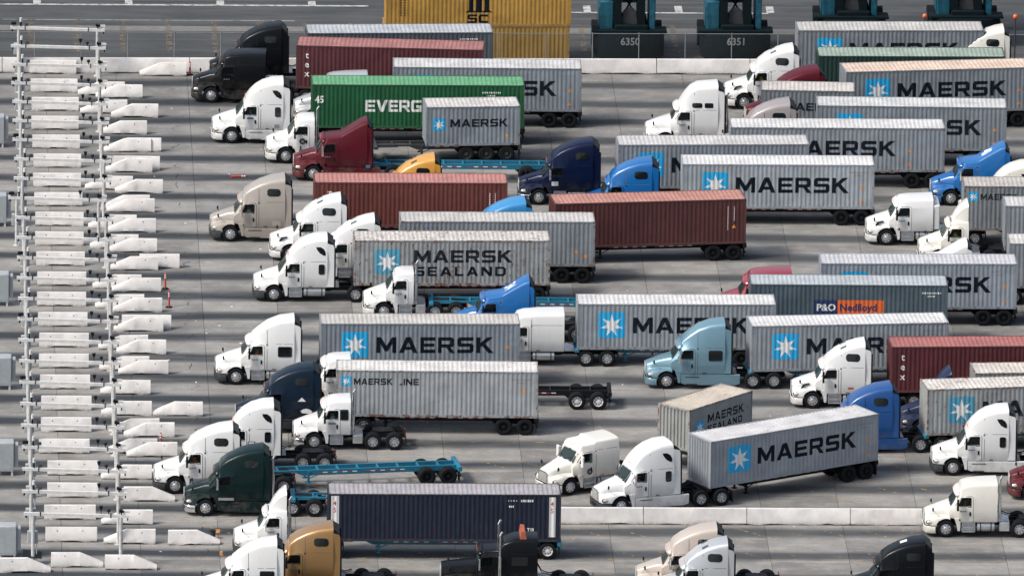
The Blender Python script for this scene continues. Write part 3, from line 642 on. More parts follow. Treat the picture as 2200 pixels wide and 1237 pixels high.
def tractor_geo(typ, L=None):
    key = (typ, L)
    if key in TGEO: return TGEO[key]
    T = dict(TY[typ]); g = []; L = L or T['L']; dl = L-T['L']
    (cx, cz), (tx, tz) = T['c'], T['t']
    roof = [(x if x < tx+0.9 else x+dl*(x-tx-0.9)/(T['L']-tx-0.9), z, w_) for x, z, w_ in T['roof']]
    xe = L-T['ext']; roof[-1] = (xe, roof[-1][1], roof[-1][2])
    st = [(cx, 1.16, cz-0.22, cz, 1.02, 0.86, 0.12), (cx+0.25, 1.16, cz-0.02, cz+(tz-cz)*0.25/(tx-cx)*1.0, 1.10, 0.90, 0.14) if tx-cx > 0.3 else None, (tx, 0.98, 2.02, tz, 1.17, 0.95, 0.16)]
    st = [s_ for s_ in st if s_]
    for x, z, w_ in roof:
        r_ = min(0.26, max(0.12, (z-2.5)*0.28)); zs = min(2.45, z-r_-0.06)
        st.append((x, 0.96, zs, z, 1.20, w_, r_))
    xs = [s_[0] for s_ in st]
    if L > 3.6:   # flush sleeper
        pass
    def ring(s_):
        x, zb, zs, zt, wb, wt, r_ = s_; P = [(-wb+0.03, zb), (-wb, zb+0.05), (-wb, (zb+zs)/2), (-wb, zs)]
        for i in range(5):
            a = R(180-22.5*i); P.append((-wt+r_+r_*math.cos(a), zt-r_+r_*math.sin(a)))
        P += [(-wt*0.45, zt+0.035)]
        H = P+[(0, zt+0.045)]+[(-y, z) for y, z in reversed(P)]
        return [(x, y, z) for y, z in H]
    cab = MB(); cab.loft([ring(s_) for s_ in st])
    def side_y(x, z):
        _, zb, zs, zt, wb, wt, r_ = lerp_st(st, x)
        if z <= zs: return wb
        t = min(1.0, (z-zs)/max(0.05, zt-r_-zs)); return wb+(wt-wb)*t
    x1, x2 = tx-0.06, tx+0.76
    win = [(x1, 1.90), (x2, 1.90), (x2, 2.42), (x2-0.06, 2.46), (tx+0.20, 2.44), (x1+0.03, 1.98)]
    cutw = MB(); cutw.prism(win, 'y', -1.6, 1.6); cav = MB(); cav.box(tx-0.08, -0.93, 1.25, tx+1.05, 0.93, 2.47)
    nv = Vector((-(tz-cz), 0, tx-cx)).normalized(); scr = MB()
    def wp(t, y, o_): return (cx+(tx-cx)*t+nv.x*o_, y, cz+(tz-cz)*t+0.03+nv.z*o_)
    scr.loft([[wp(0.16, -.76, o_), wp(0.16, .76, o_), wp(0.86, .72, o_), wp(0.86, -.72, o_)] for o_ in (-0.62, 0.35)])
    cabme = boolean(cab, [cutw, cav, scr])
    g.append(('cab', cabme, ['PAINT', 'inner'], None))
    def patch(poly, off, th, both=True, mi=0, mb_=None):
        o = mb_ or MB()
        for sg in ((-1, 1) if both else (-1,)):
            o.loft([[(x, sg*(side_y(x, z)+off), z) for x, z in poly], [(x, sg*(side_y(x, z)+off+th), z) for x, z in poly]], mi)
        return o
    def frame_patch(outer, inner, off, th, sg, mb_, mi=0):
        n = len(outer)
        A = [[(x, sg*(side_y(x, z)+d), z) for x, z in P] for P in (outer, inner) for d in (off, off+th)]
        v = A[0]+A[1]+A[2]+A[3]; f = []
        for j in range(n):
            k_ = (j+1) % n
            f += [(j, k_, n+k_, n+j), (2*n+j, 3*n+j, 3*n+k_, 2*n+k_), (n+j, n+k_, 3*n+k_, 3*n+j), (j, 2*n+j, 2*n+k_, k_)]
        mb_.add(v, f, mi)
    # doors with their dark gap, glass, handle
    dwin = [(x1-0.03, 1.87), (x2+0.03, 1.87), (x2+0.03, 2.44), (x2-0.05, 2.49), (tx+0.18, 2.47), (x1, 1.99)]
    dout = [(x1-0.10, 1.02), (x2+0.12, 1.02), (x2+0.12, 2.46), (x2+0.02, 2.53), (tx+0.16, 2.51), (x1-0.10, 1.96)]
    dgap = [(x1-0.125, 0.995), (x2+0.145, 0.995), (x2+0.145, 2.48), (x2+0.03, 2.555), (tx+0.15, 2.535), (x1-0.125, 1.97)]
    for sg in (-1, 1):
        d_ = MB(); frame_patch(dout, dwin, 0.004, 0.014, sg, d_); g.append(('door', d_, ['PAINT'], None)); di = len(g)-1
        q = MB(); frame_patch(dgap, dout, 0.001, 0.006, sg, q); g.append(('door_seal', q, ['trim'], di))
        q = MB(); frame_patch(dwin, win, 0.002, 0.012, sg, q); g.append(('window_seal', q, ['trim'], di))
        q = MB(); q.loft([[(x, sg*(side_y(x, z)-0.012), z) for x, z in win], [(x, sg*(side_y(x, z)-0.004), z) for x, z in win]]); g.append(('side_window', q, ['glass'], di))
        q = MB(); yy = sg*(side_y(x2, 1.4)+0.02); q.cbox(x2-0.10, min(yy, yy+sg*0.03), 1.36, x2, max(yy, yy+sg*0.03), 1.60, 0.012); g.append(('door_handle', q, ['trim'], di))
    # windscreen
    def ws(y, t, off):
        x = cx+(tx-cx)*t; z = cz+(tz-cz)*t+0.03; n = Vector((-(tz-cz), 0, tx-cx)).normalized()
        return (x+n.x*off, y, z+n.z*off)
    for nm, mt, e, off in (('screen_seal', 'trim', 0.03, 0.010), ('windscreen', 'screen', 0.0, 0.022)):
        q = MB(); rr = []
        for t in (0.07-e, 0.5, 0.93+e):
            w_ = 0.88-0.04*t+e; rr.append([ws(y*w_, t, off-(abs(y)**3)*0.05) for y in (-1, -0.7, 0, 0.7, 1)])
        q.loft(rr, 0, False, False); q.loft([[(p[0]-0.0, p[1], p[2]-0.02) for p in r_] for r_ in rr], 0, False, False); g.append((nm, q, [mt], None))
    for sg in (-1, 1):
        q = MB(); a, b_ = ws(sg*0.15, 0.12, 0.035), ws(sg*0.62, 0.35, 0.03); q.cyl(a, b_, 0.012, n=5); g.append(('wiper', q, ['trim'], None))
    # bonnet with wings
    sq = T.get('hood_sq'); zn = 1.74 if sq else 1.42; xh = cx+0.06; hs = []
    for t, wf, zf, wh, k_ in ((0.0, .80, .92, .52, 0.0), (0.05, .98, 1.00, .58, .10), (.25, 1.12, 1.10, .63, .34), (.50, 1.18, 1.17, .70, .60), (.78, 1.19, 1.18, .80, .84), (1.0, 1.17, 1.17, .92, 1.0)):
        if sq: wh = 0.62+0.22*t; wf = [.86, 1.0, 1.16, 1.2, 1.2, 1.16][[0.0, .05, .25, .5, .78, 1.0].index(t)]
        zt = zn+(cz+0.015-zn)*k_; x = t*xh
        P = [(-wf+0.1, .60), (-wf, .70), (-wf, zf-.10), (-wf+.06, zf), (-wh-.10, zf+.06), (-wh, zf+.14), (-wh+.03, zt-.12), (-wh+.12, zt-.015), (-wh*.4, zt+.03)]
        hs.append([(x, y, z) for y, z in P+[(0, zt+.04)]+[(-y, z) for y, z in reversed(P)]])
    hood = MB(); hood.loft(hs); wx = 1.22 if not sq else 1.25
    arch = MB(); arch.cyl((wx, -1.6, 0.54), (wx, 1.6, 0.54), 0.62, n=28); low = MB(); low.box(wx-0.55, -1.6, 0.3, xh+0.5, 1.6, 0.72)
    g.append(('bonnet', boolean(hood, [arch, low]), ['PAINT', 'trim'], None))
    q = MB(); last = [p for p in hs[-1] if p[2] > 1.0]
    q.loft([[(xh+dx, y*k_, 1.0+(z-1.0)*(1+.35*(k_-1))+(0.004 if k_ > 1 else -.05)) for _, y, z in last] for dx, k_ in ((-0.012, 1.004), (0.022, 1.004), (0.022, .97), (-0.012, .97))], 0, False, False); g.append(('bonnet_gap', q, ['trim'], None))
    for sg in (-1, 1):
        q = MB(); q.ball((0.27, sg*1.012, 0.915), 0.215, 1.17, 0.54, 0.64, 12); g.append(('headlight_surround', q, ['trim'], None))
    # grille with bars
    q = MB(); gz0, gz1 = (0.62, 1.62) if sq else (0.72, 1.38)
    q.prism(round_rect(-0.50, gz0, 0.50, gz1, 0.10, 3), 'x', -0.012, -0.03, 0); g.append(('grille', q, ['trim'], None)); gi = len(g)-1
    q = MB()
    for i in range(7): z = gz0+0.07+i*(gz1-gz0-0.14)/6; q.box(-0.05, -0.46, z-0.024, -0.030, 0.46, z+0.024)
    q.loft([[(-0.05, y, z) for y, z in round_rect(-0.52, gz0-0.02, 0.52, gz1+0.03, 0.11, 3)], [(-0.015, y, z) for y, z in round_rect(-0.52, gz0-0.02, 0.52, gz1+0.03, 0.11, 3)]], 0, False)
    g.append(('grille_bars', q, ['bars'], gi))
    # bumper
    q = MB(); out = [(-0.10, -0.7), (0.02, -1.02), (0.30, -1.19), (0.60, -1.20), (0.60, -1.05), (0.30, -0.9), (0.30, 0.9), (0.60, 1.05), (0.60, 1.20), (0.30, 1.19), (0.02, 1.02), (-0.10, 0.7)]
    q.loft([[(x+0.05, y*0.97, 0.26) for x, y in out], [(x, y, 0.34) for x, y in out], [(x, y, 0.66) for x, y in out], [(x+0.04, y*0.98, 0.70) for x, y in out]]); g.append(('bumper', q, ['BUMPER'], None)); bi_ = len(g)-1
    q = MB(); q.loft([[(x+0.03, y*.985, 0.66) for x, y in out], [(x+0.03, y*.985, 0.735) for x, y in out]]); g.append(('bumper_gap', q, ['trim'], bi_))
    q = MB(); q.prism(round_rect(-0.34, 0.40, 0.34, 0.60, 0.03, 2), 'x', -0.112, -0.09); g.append(('air_inlet', q, ['trim'], bi_))
    for sg in (-1, 1):
        q = MB(); q.ball((0.28, sg*1.03, 0.92), 0.2, 1.15, 0.55, 0.62, 12); g.append(('headlight', q, ['lamp'], None))
        q.ball((0.50, sg*1.09, 0.94), 0.07, 1.2, 0.7, 0.9, 8, 1); g[-1] = ('headlight', q, ['lamp', 'amber'], None)
        q = MB(); q.cyl((0.55, sg*0.66, 1.45), (0.45, sg*0.98, 1.66), 0.018, n=6); q.ball((0.45, sg*1.0, 1.68), 0.10, 0.6, 0.8, 1.3, 8); g.append(('hood_mirror', q, ['black_dev'], None))
        q = MB(); q.cyl((tx-0.05, sg*1.15, 1.85), (tx-0.02, sg*1.46, 1.85), 0.018, n=6); q.cyl((tx-0.05, sg*1.1, 2.4), (tx-0.02, sg*1.46, 2.38), 0.018, n=6)
        q.cbox(tx-0.10, sg*1.46-0.12, 1.75, tx+0.02, sg*1.46+0.12, 2.42, 0.03); g.append(('mirror', q, ['MIRROR'], None))
        q = MB(); q.prism([(wx+0.50, 1.16), (wx+0.86, 1.16), (wx+0.84, 0.42), (wx+0.70, 0.42), (wx+0.64, 0.75)], 'y', sg*1.08, sg*1.20); g.append(('wing_skirt', q, ['PAINT'], None))
        if T.get('slash'):
            q = MB(); q.prism([(0.52, 1.22), (0.60, 1.20), (0.72, 1.38), (1.05, 1.47), (1.02, 1.53), (0.66, 1.44)], 'y', sg*0.69, sg*0.82); g.append(('air_intake', q, ['trim'], None))
    # visor
    if T.get('visor'):
        k_ = T['visor']; q = MB(); rr = []
        for y in (-1.0, -0.93, -0.75, -0.4, 0, 0.4, 0.75, 0.93, 1.0):
            b_ = 0.16*(1-y*y); b_ *= 0.55; x0 = tx-0.19*k_-b_+(0.14 if abs(y) == 1 else 0.04 if abs(y) > .9 else 0); z0 = tz-0.02-0.05*abs(y)**3; hh = 0.29 if abs(y) < .95 else 0.18
            rr.append([(x0, y*1.05, z0+0.02), (x0-0.02, y*1.05, z0+0.12), (x0+0.08, y*1.05, z0+hh*0.72), (tx+0.02, y*1.03, z0+hh), (tx+0.13, y*1.03, z0+hh-0.03), (tx+0.16, y*1.03, z0+0.08), (tx-0.02, y*1.05, z0+0.02)])
        q.loft(rr); g.append(('sun_visor', q, ['PAINT'], None))
        if typ not in ('ramp', 'vmid', 'mid'):
            q = MB(); q.loft([[(tx+0.135, y*.9, tz+0.20-.1*y*y), (tx+0.135, y*.9, tz+0.30-.1*y*y), (tx+0.19, y*.9, tz+0.30-.1*y*y), (tx+0.19, y*.9, tz+0.20-.1*y*y)] for y in (-1, -.5, 0, .5, 1)]); g.append(('visor_gap', q, ['trim'], None))
    q = MB()
    for y in (-0.62, -0.22, 0, 0.22, 0.62):
        s_ = lerp_st(st, tx+0.13); zz = (tz+0.26 if T.get('visor') else s_[3]+0.05); q.ball((tx+(0.08 if not T.get('visor') else -0.19*T['visor']-0.03), y, zz-(0.02 if not T.get('visor') else 0.10)), 0.03, 1.2, 1.3, 0.7, 6)
    g.append(('marker_lights', q, ['amber'], None))
    # upper and rear side windows
    def sidewin(poly, name='sleeper_window', mat='dark_glass'):
        cxx = sum(p[0] for p in poly)/len(poly); czz = sum(p[1] for p in poly)/len(poly)
        o = [(cxx+(x-cxx)*1.1, czz+(z-czz)*1.12) for x, z in poly]
        for sg in (-1, 1):
            for mt, P, of, nm in (('trim', o, 0.012, 'window_seal'), (mat, poly, 0.026, name)):
                q = MB(); n_ = len(P); cx0 = sum(p[0] for p in P)/n_; cz0 = sum(p[1] for p in P)/n_
                q.loft([[(x, sg*(side_y(x, z)+of), z) for x, z in P], [(x, sg*(side_y(x, z)+of+0.010), z) for x, z in P]], 0, False)
                of2 = of+0.010
                def sc(k_): return [(cx0+(x-cx0)*k_, sg*(side_y(cx0+(x-cx0)*k_, cz0+(z-cz0)*k_)+of2), cz0+(z-cz0)*k_) for x, z in P]
                q.loft([sc(1.0), sc(0.72), sc(0.4)], 0, False)
                q.add(sc(0.4)+[(cx0, sg*(side_y(cx0, cz0)+of2), cz0)], [(j, (j+1) % n_, n_) for j in range(n_)]); g.append((nm, q, [mt], None))
    s0 = L-4.95
    if T.get('up') == 'tear': sidewin([(3.85+s0, 3.50), (3.90+s0, 3.36), (4.06+s0, 3.16), (4.28+s0, 3.04), (4.38+s0, 3.04), (4.38+s0, 3.22), (4.30+s0, 3.38), (4.12+s0, 3.50)])
    if T.get('up') == 'oval': sidewin(round_rect(L-1.50, 3.00, L-0.72, 3.42, 0.17, 3))
    if T.get('up') == 'pair':
        sidewin(round_rect(2.95, 2.78, 3.55, 3.06, 0.1, 3)); sidewin(round_rect(3.75, 2.78, 4.25, 3.06, 0.06, 3))
    if T.get('rw') == 'tall': sidewin(round_rect(4.0+s0, 1.84, 4.34+s0, 2.42, 0.09, 3))
    if T.get('rw') == 'square': sidewin(round_rect(L-1.35, 1.84, L-0.58, 2.42, 0.07, 3))
    if T.get('rw') == 'dx': sidewin(round_rect(L-0.62, 1.92, L-0.16, 2.50, 0.05, 3))
    if T.get('rw') == 'frame': sidewin(round_rect(L-1.5, 1.95, L-0.6, 2.45, 0.06, 3))
    if T.get('sky'):
        for sg in (-1, 1):
            x = 2.9; z = lerp_st(st, x)[3]+0.05; z2 = lerp_st(st, x+0.35)[3]+0.05
            q = MB(); q.loft([[(x, sg*0.34, z), (x, sg*0.66, z-0.02), (x+0.35, sg*0.66, z2-0.02), (x+0.35, sg*0.34, z2)], [(x, sg*0.34, z-0.05), (x, sg*0.66, z-0.07), (x+0.35, sg*0.66, z2-0.07), (x+0.35, sg*0.34, z2-0.05)]]); g.append(('skylight', q, ['screen'], None))
    # panel gaps, latches, hoses
    xs_ = x2+0.28
    if L > 4.4:
        zt_ = lerp_st(st, xs_)[3]-0.24
        for sg in (-1, 1):
            q = MB(); n_ = 8; A = [(1.0+(zt_-1.0)*i/n_) for i in range(n_+1)]
            q.loft([[(xs_, sg*(side_y(xs_, z)+o_), z) for o_ in (-0.02, 0.006)]+[(xs_+0.028, sg*(side_y(xs_+.028, z)+o_), z) for o_ in (0.006, -0.02)] for z in A])
            n_ = 10; B_ = [xs_+0.05+(xe-0.10-xs_-0.05)*i/n_ for i in range(n_+1)]
            q2 = MB(); q2.loft([[(x, sg*(side_y(x, 2.60)+o_), 2.60) for o_ in (-0.02, 0.006)]+[(x, sg*(side_y(x, 2.622)+o_), 2.622) for o_ in (0.006, -0.02)] for x in B_])
            g.append(('panel_gap', q, ['gap'], None)); g.append(('panel_gap', q2, ['gap'], None))
            q = MB(); q.ball((xs_-0.01, sg*(side_y(xs_, 2.5)+0.01), 2.56), 0.045, 1, .5, 1, 8); g.append(('cab_lamp', q, ['trim'], None))
            q = MB(); y_ = sg*(side_y(xs_+.5, 1.1)+0.012); q.box(xs_+0.32, min(y_, y_-sg*.03), 1.01, xs_+0.56, max(y_, y_-sg*.03), 1.055); g.append(('locker_latch', q, ['trim'], None))
    q = MB(); xb_ = xe+0.02
    for yy, zz in ((-0.25, 1.75), (0.0, 1.8), (0.22, 1.72)):
        P_ = [(xb_, yy, zz), (xb_+0.25, yy*1.1, zz-0.45), (xb_+0.7, yy*.9, zz-0.62), (xb_+1.1, yy*.7, zz-0.5)]
        for a_, b_ in zip(P_, P_[1:]): q.cyl(a_, b_, 0.022, n=5)
    g.append(('air_hose', q, ['trim'], None))
    q = MB(); q.box(xe+0.05, -0.8, 0.885, xe+0.75, 0.8, 0.93); g.append(('catwalk', q, ['alu'], None))
    # fairings behind the sleeper
    if T['ext']:
        zt = roof[-1][1]; zE = zt-0.42; yt = roof[-1][2]
        for sg in (-1, 1):
            q = MB(); P = [(xe-0.04, 1.0), (L, 1.0), (L, zE-0.14), (L-0.06, zE), (xe-0.04, zE+0.10)]
            q.loft([[(x, sg*(side_y(xe, z)-0.03), z) for x, z in P], [(x, sg*(side_y(xe, z)+0.006), z) for x, z in P]]); g.append(('side_fairing', q, ['PAINT'], None))
            q = MB(); P = [(L, 1.0), (L+0.10, 1.0), (L+0.10, zE-0.2), (L, zE-0.16)]
            q.loft([[(x, sg*(side_y(xe, z)-0.025), z) for x, z in P], [(x, sg*(side_y(xe, z)-0.005), z) for x, z in P]]); g.append(('rubber_edge', q, ['rubber'], None))
        q = MB(); q.loft([[(xe+0.004, -yt+0.06, 1.0), (xe+0.004, yt-0.06, 1.0), (xe+0.004, yt-0.06, zt-0.06), (xe+0.004, -yt+0.06, zt-0.06)], [(xe+0.03, -yt+0.1, 1.0), (xe+0.03, yt-0.1, 1.0), (xe+0.03, yt-0.1, zt-0.1), (xe+0.03, -yt+0.1, zt-0.1)]]); g.append(('rear_panel', q, ['trim'], None))
        q = MB()   # slanted slab for the open roof hollow, its shade put into the dark colour
        q.loft([[(xe-0.02, -yt+0.10, zt-0.05), (xe-0.02, yt-0.10, zt-0.05), (xe-0.02, yt-0.10, zt-0.30), (xe-0.02, -yt+0.10, zt-0.30)], [(L-0.02, -yt+0.02, zt-0.36), (L-0.02, yt-0.02, zt-0.36), (L-0.02, yt-0.02, zt-0.5), (L-0.02, -yt+0.02, zt-0.5)]]); g.append(('roof_cavity', q, ['trim'], None))
    if T.get('wedge'):
        q = MB(); rr = []
        for t, z, w_ in ((0.0, 2.95, .55), (.22, 3.36, .66), (.55, 3.75, .80), (.85, 3.96, .92), (1.0, 4.0, .96)):
            x = 2.05+t*0.98; rr.append([(x, -w_, 2.86), (x, -w_, z-0.16), (x, -w_+0.14, z-0.02), (x, 0, z+0.03), (x, w_-0.14, z-0.02), (x, w_, z-0.16), (x, w_, 2.86)])
        q.loft(rr); g.append(('roof_fairing', q, ['PAINT'], None))
        q = MB(); q.prism([(-.86, 2.95), (.86, 2.95), (.86, 3.75), (.72, 3.9), (-.72, 3.9), (-.86, 3.75)], 'x', 3.032, 3.06); g.append(('fairing_back', q, ['trim'], None))
    if T.get('box'):
        q = MB(); q.cbox(L+0.05, -1.15, 1.1, L+0.42, 1.15, 2.62, 0.05); g.append(('headache_rack', q, ['PAINT'], None))
    # running gear
    q = MB(); Lf = L+3.35
    for sg in (-1, 1): q.box(0.3, sg*0.40-0.06, 0.60, Lf, sg*0.40+0.06, 0.88)
    for x in (1.9, 2.9, L+0.2, L+1.3, L+2.65, Lf-0.1): q.box(x-0.06, -0.34, 0.62, x+0.06, 0.34, 0.86)
    g.append(('frame', q, ['black_ch'], None))
    q = MB(); q.box(1.0, -0.72, 0.62, L-0.15, 0.72, 0.955); g.append(('undertray', q, ['black_ch'], None))
    for a in (wx, L+1.35, L+2.65):
        q = MB(); q.cyl((a, -0.85, 0.52), (a, 0.85, 0.52), 0.07, n=8)
        if a > 2: q.ball((a, 0, 0.52), 0.24, 1, 1, 1, 8)
        g.append(('axle', q, ['black_ch'], None))
    q = MB(); q.prism([(L+1.35, -0.42), (L+1.9, -0.48), (L+2.6, -0.30), (L+2.6, -0.08), (L+2.1, -0.05), (L+2.1, 0.05), (L+2.6, 0.08), (L+2.6, 0.30), (L+1.9, 0.48), (L+1.35, 0.42)], 'z', 0.95, 1.0); q.box(L+1.6, -0.4, 0.86, L+2.2, 0.4, 0.95); g.append(('fifth_wheel', q, ['black'], None))
    for sg in (-1, 1):
        q = MB(); q.box(Lf-0.02, sg*0.92-0.3, 0.2, Lf+0.01, sg*0.92+0.3, 0.86); g.append(('mudflap', q, ['rubber'], None))
        q = MB(); q.box(Lf-0.05, sg*0.7-0.12, 0.74, Lf+0.03, sg*0.7+0.12, 0.84); g.append(('tail_light', q, ['red'], None))
    g.append(('SKIRT', None, None, None))
    P = dict(L=L, xe=xe, wx=wx, tx=tx, side_y=side_y, st=st, cx=cx, T=T)
    TGEO[key] = (g, P); return TGEO[key]
def skirt_parts(P, mode):
    L, tx = P['L'], P['tx']; a = P['wx']+0.88; out = []
    if mode == 'skirt':
        for sg in (-1, 1):
            q = MB(); b_ = L+0.55 if L > 4 else L+0.2; rr = []
            for x, zb in ((a, .40), (a+.3, .28), (b_-.3, .26), (b_, .34)):
                rr.append([(x, sg*1.06, zb+.04), (x, sg*1.16, zb), (x, sg*1.20, .55), (x, sg*1.20, .90), (x, sg*1.12, .945), (x, sg*1.06, .93)])
            q.loft(rr); out.append(('side_skirt', q, ['PAINT'], None))
            q = MB(); q.box(a+0.25, min(sg*1.195, sg*1.215), 0.76, a+1.1, max(sg*1.195, sg*1.215), 0.80); q.box(a+0.3, min(sg*1.16, sg*1.215), 0.30, a+1.0, max(sg*1.16, sg*1.215), 0.34); out.append(('step', q, ['trim'], None))
    else:
        for sg in (-1, 1):
            q = MB(); y1, y2 = sorted((sg*0.80, sg*1.16))
            q.box(a+0.06, y1, 0.34, a+0.86, y2, 0.39); q.box(a+0.06, y1, 0.62, a+0.86, y2, 0.67); q.box(a+0.06, y1, 0.36, a+0.11, y2, 0.95); q.box(a+0.81, y1, 0.36, a+0.86, y2, 0.95); q.box(a+0.11, min(sg*.80, sg*.9), 0.39, a+0.81, max(sg*.80, sg*.9), 0.93)
            out.append(('step', q, ['alu'], None))
            t0, t1 = a+0.98, min(L-0.15, a+2.3)
            if t1-t0 > 0.4:
                q = MB(); q.cyl((t0, sg*0.90, 0.64), (t1, sg*0.90, 0.64), 0.30, n=18); out.append(('fuel_tank', q, ['tank'], None)); fi = len(out)-1
                q = MB()
                for x in (t0+0.2, t1-0.2): q.cyl((x-0.03, sg*0.90, 0.64), (x+0.03, sg*0.90, 0.64), 0.312, n=18)
                out.append(('tank_strap', q, ['trim'], ('rel', fi)))
            if L < 4.4:
                q = MB(); q.cbox(L+0.15, y1, 0.42, L+0.75, y2, 0.92, 0.03); out.append(('battery_box', q, ['alu'], None))
    return out
PERSON = {}
def driver(root, P, vest, label):
    """seated driver, one skinned body with shirt/vest and hair as children"""
    if not PERSON:
        V = [((0, 0, 0), .16), ((0, 0, .18), .15), ((.02, 0, .40), .165), ((0, 0, .55), .065), ((-.02, 0, .64), .08), ((-.03, 0, .74), .10), ((-.02, 0, .83), .075),
             ((0, -.19, .47), .075), ((-.17, -.25, .24), .05), ((-.40, -.17, .33), .036), ((-.48, -.15, .37), .04),
             ((0, .19, .47), .075), ((-.17, .25, .24), .05), ((-.40, .17, .33), .036), ((-.48, .15, .37), .04),
             ((-.10, -.10, -.02), .09), ((-.46, -.12, .06), .075), ((-.52, -.12, -.30), .05), ((-.62, -.12, -.35), .04),
             ((-.10, .10, -.02), .09), ((-.46, .12, .06), .075), ((-.52, .12, -.30), .05), ((-.62, .12, -.35), .04), ((-.135, 0, .71), .02)]
        Ed = [(0, 1), (1, 2), (2, 3), (3, 4), (4, 5), (5, 6), (2, 7), (7, 8), (8, 9), (9, 10), (2, 11), (11, 12), (12, 13), (13, 14), (0, 15), (15, 16), (16, 17), (17, 18), (0, 19), (19, 20), (20, 21), (21, 22), (5, 23)]
        me = bpy.data.meshes.new('body'); me.from_pydata([v for v, _ in V], Ed, []); o = link('body', me)
        md = o.modifiers.new('s', 'SKIN'); sb = o.modifiers.new('d', 'SUBSURF'); sb.levels = 1
        for i, (_, r_) in enumerate(V): me.skin_vertices[0].data[i].radius = (r_, r_)
        me.skin_vertices[0].data[0].use_root = True
        dg = bpy.context.evaluated_depsgraph_get(); dg.update(); b_ = bpy.data.meshes.new_from_object(o.evaluated_get(dg)); bpy.data.objects.remove(o)
        b_.materials.clear(); b_.materials.append(K['skin']); b_.shade_smooth(); PERSON['body'] = b_
        q = MB(); q.loft([[(cx_+a*math.cos(R(t)), b2*math.sin(R(t)), z) for t in range(0, 360, 36)] for cx_, a, b2, z in ((0, .18, .20, -.06), (0, .17, .19, .2), (.01, .185, .225, .40), (.0, .13, .22, .50), (0, .08, .10, .56))]); PERSON['vest'] = q
        for sg in (-1, 1): q.cyl((0, sg*.18, .47), (-.15, sg*.245, .27), .09, .07, 8)
        h = MB(); h.ball((-.015, 0, .775), .125, 1, .92, .95, 10); PERSON['hair'] = h
        for n_, c_ in (('orange', (0.75, 0.13, 0.03)), ('lime', (0.50, 0.66, 0.06)), ('white', (0.62, 0.62, 0.62)), ('plum', (0.16, 0.03, 0.05)), ('denim', (0.10, 0.14, 0.22))): K['v_'+n_] = flat('cloth_'+n_, c_, 0.8)
    o = tag(link('person', PERSON['body'], None, (0, 0, 0)), label, 'person', 'drivers in the cabs')
    link('shirt', cached(('shirt', vest), PERSON['vest'], ['v_'+vest]), o); link('hair', cached(('hair', 0), PERSON['hair'], ['hair']), o)
    mw = Matrix.Translation(root.location) @ Matrix.Rotation(root.rotation_euler.z, 4, 'Z') @ Matrix.Translation((P['tx']+0.46, -0.66, 1.49))
    o.location = mw.translation; o.rotation_euler.z = root.rotation_euler.z
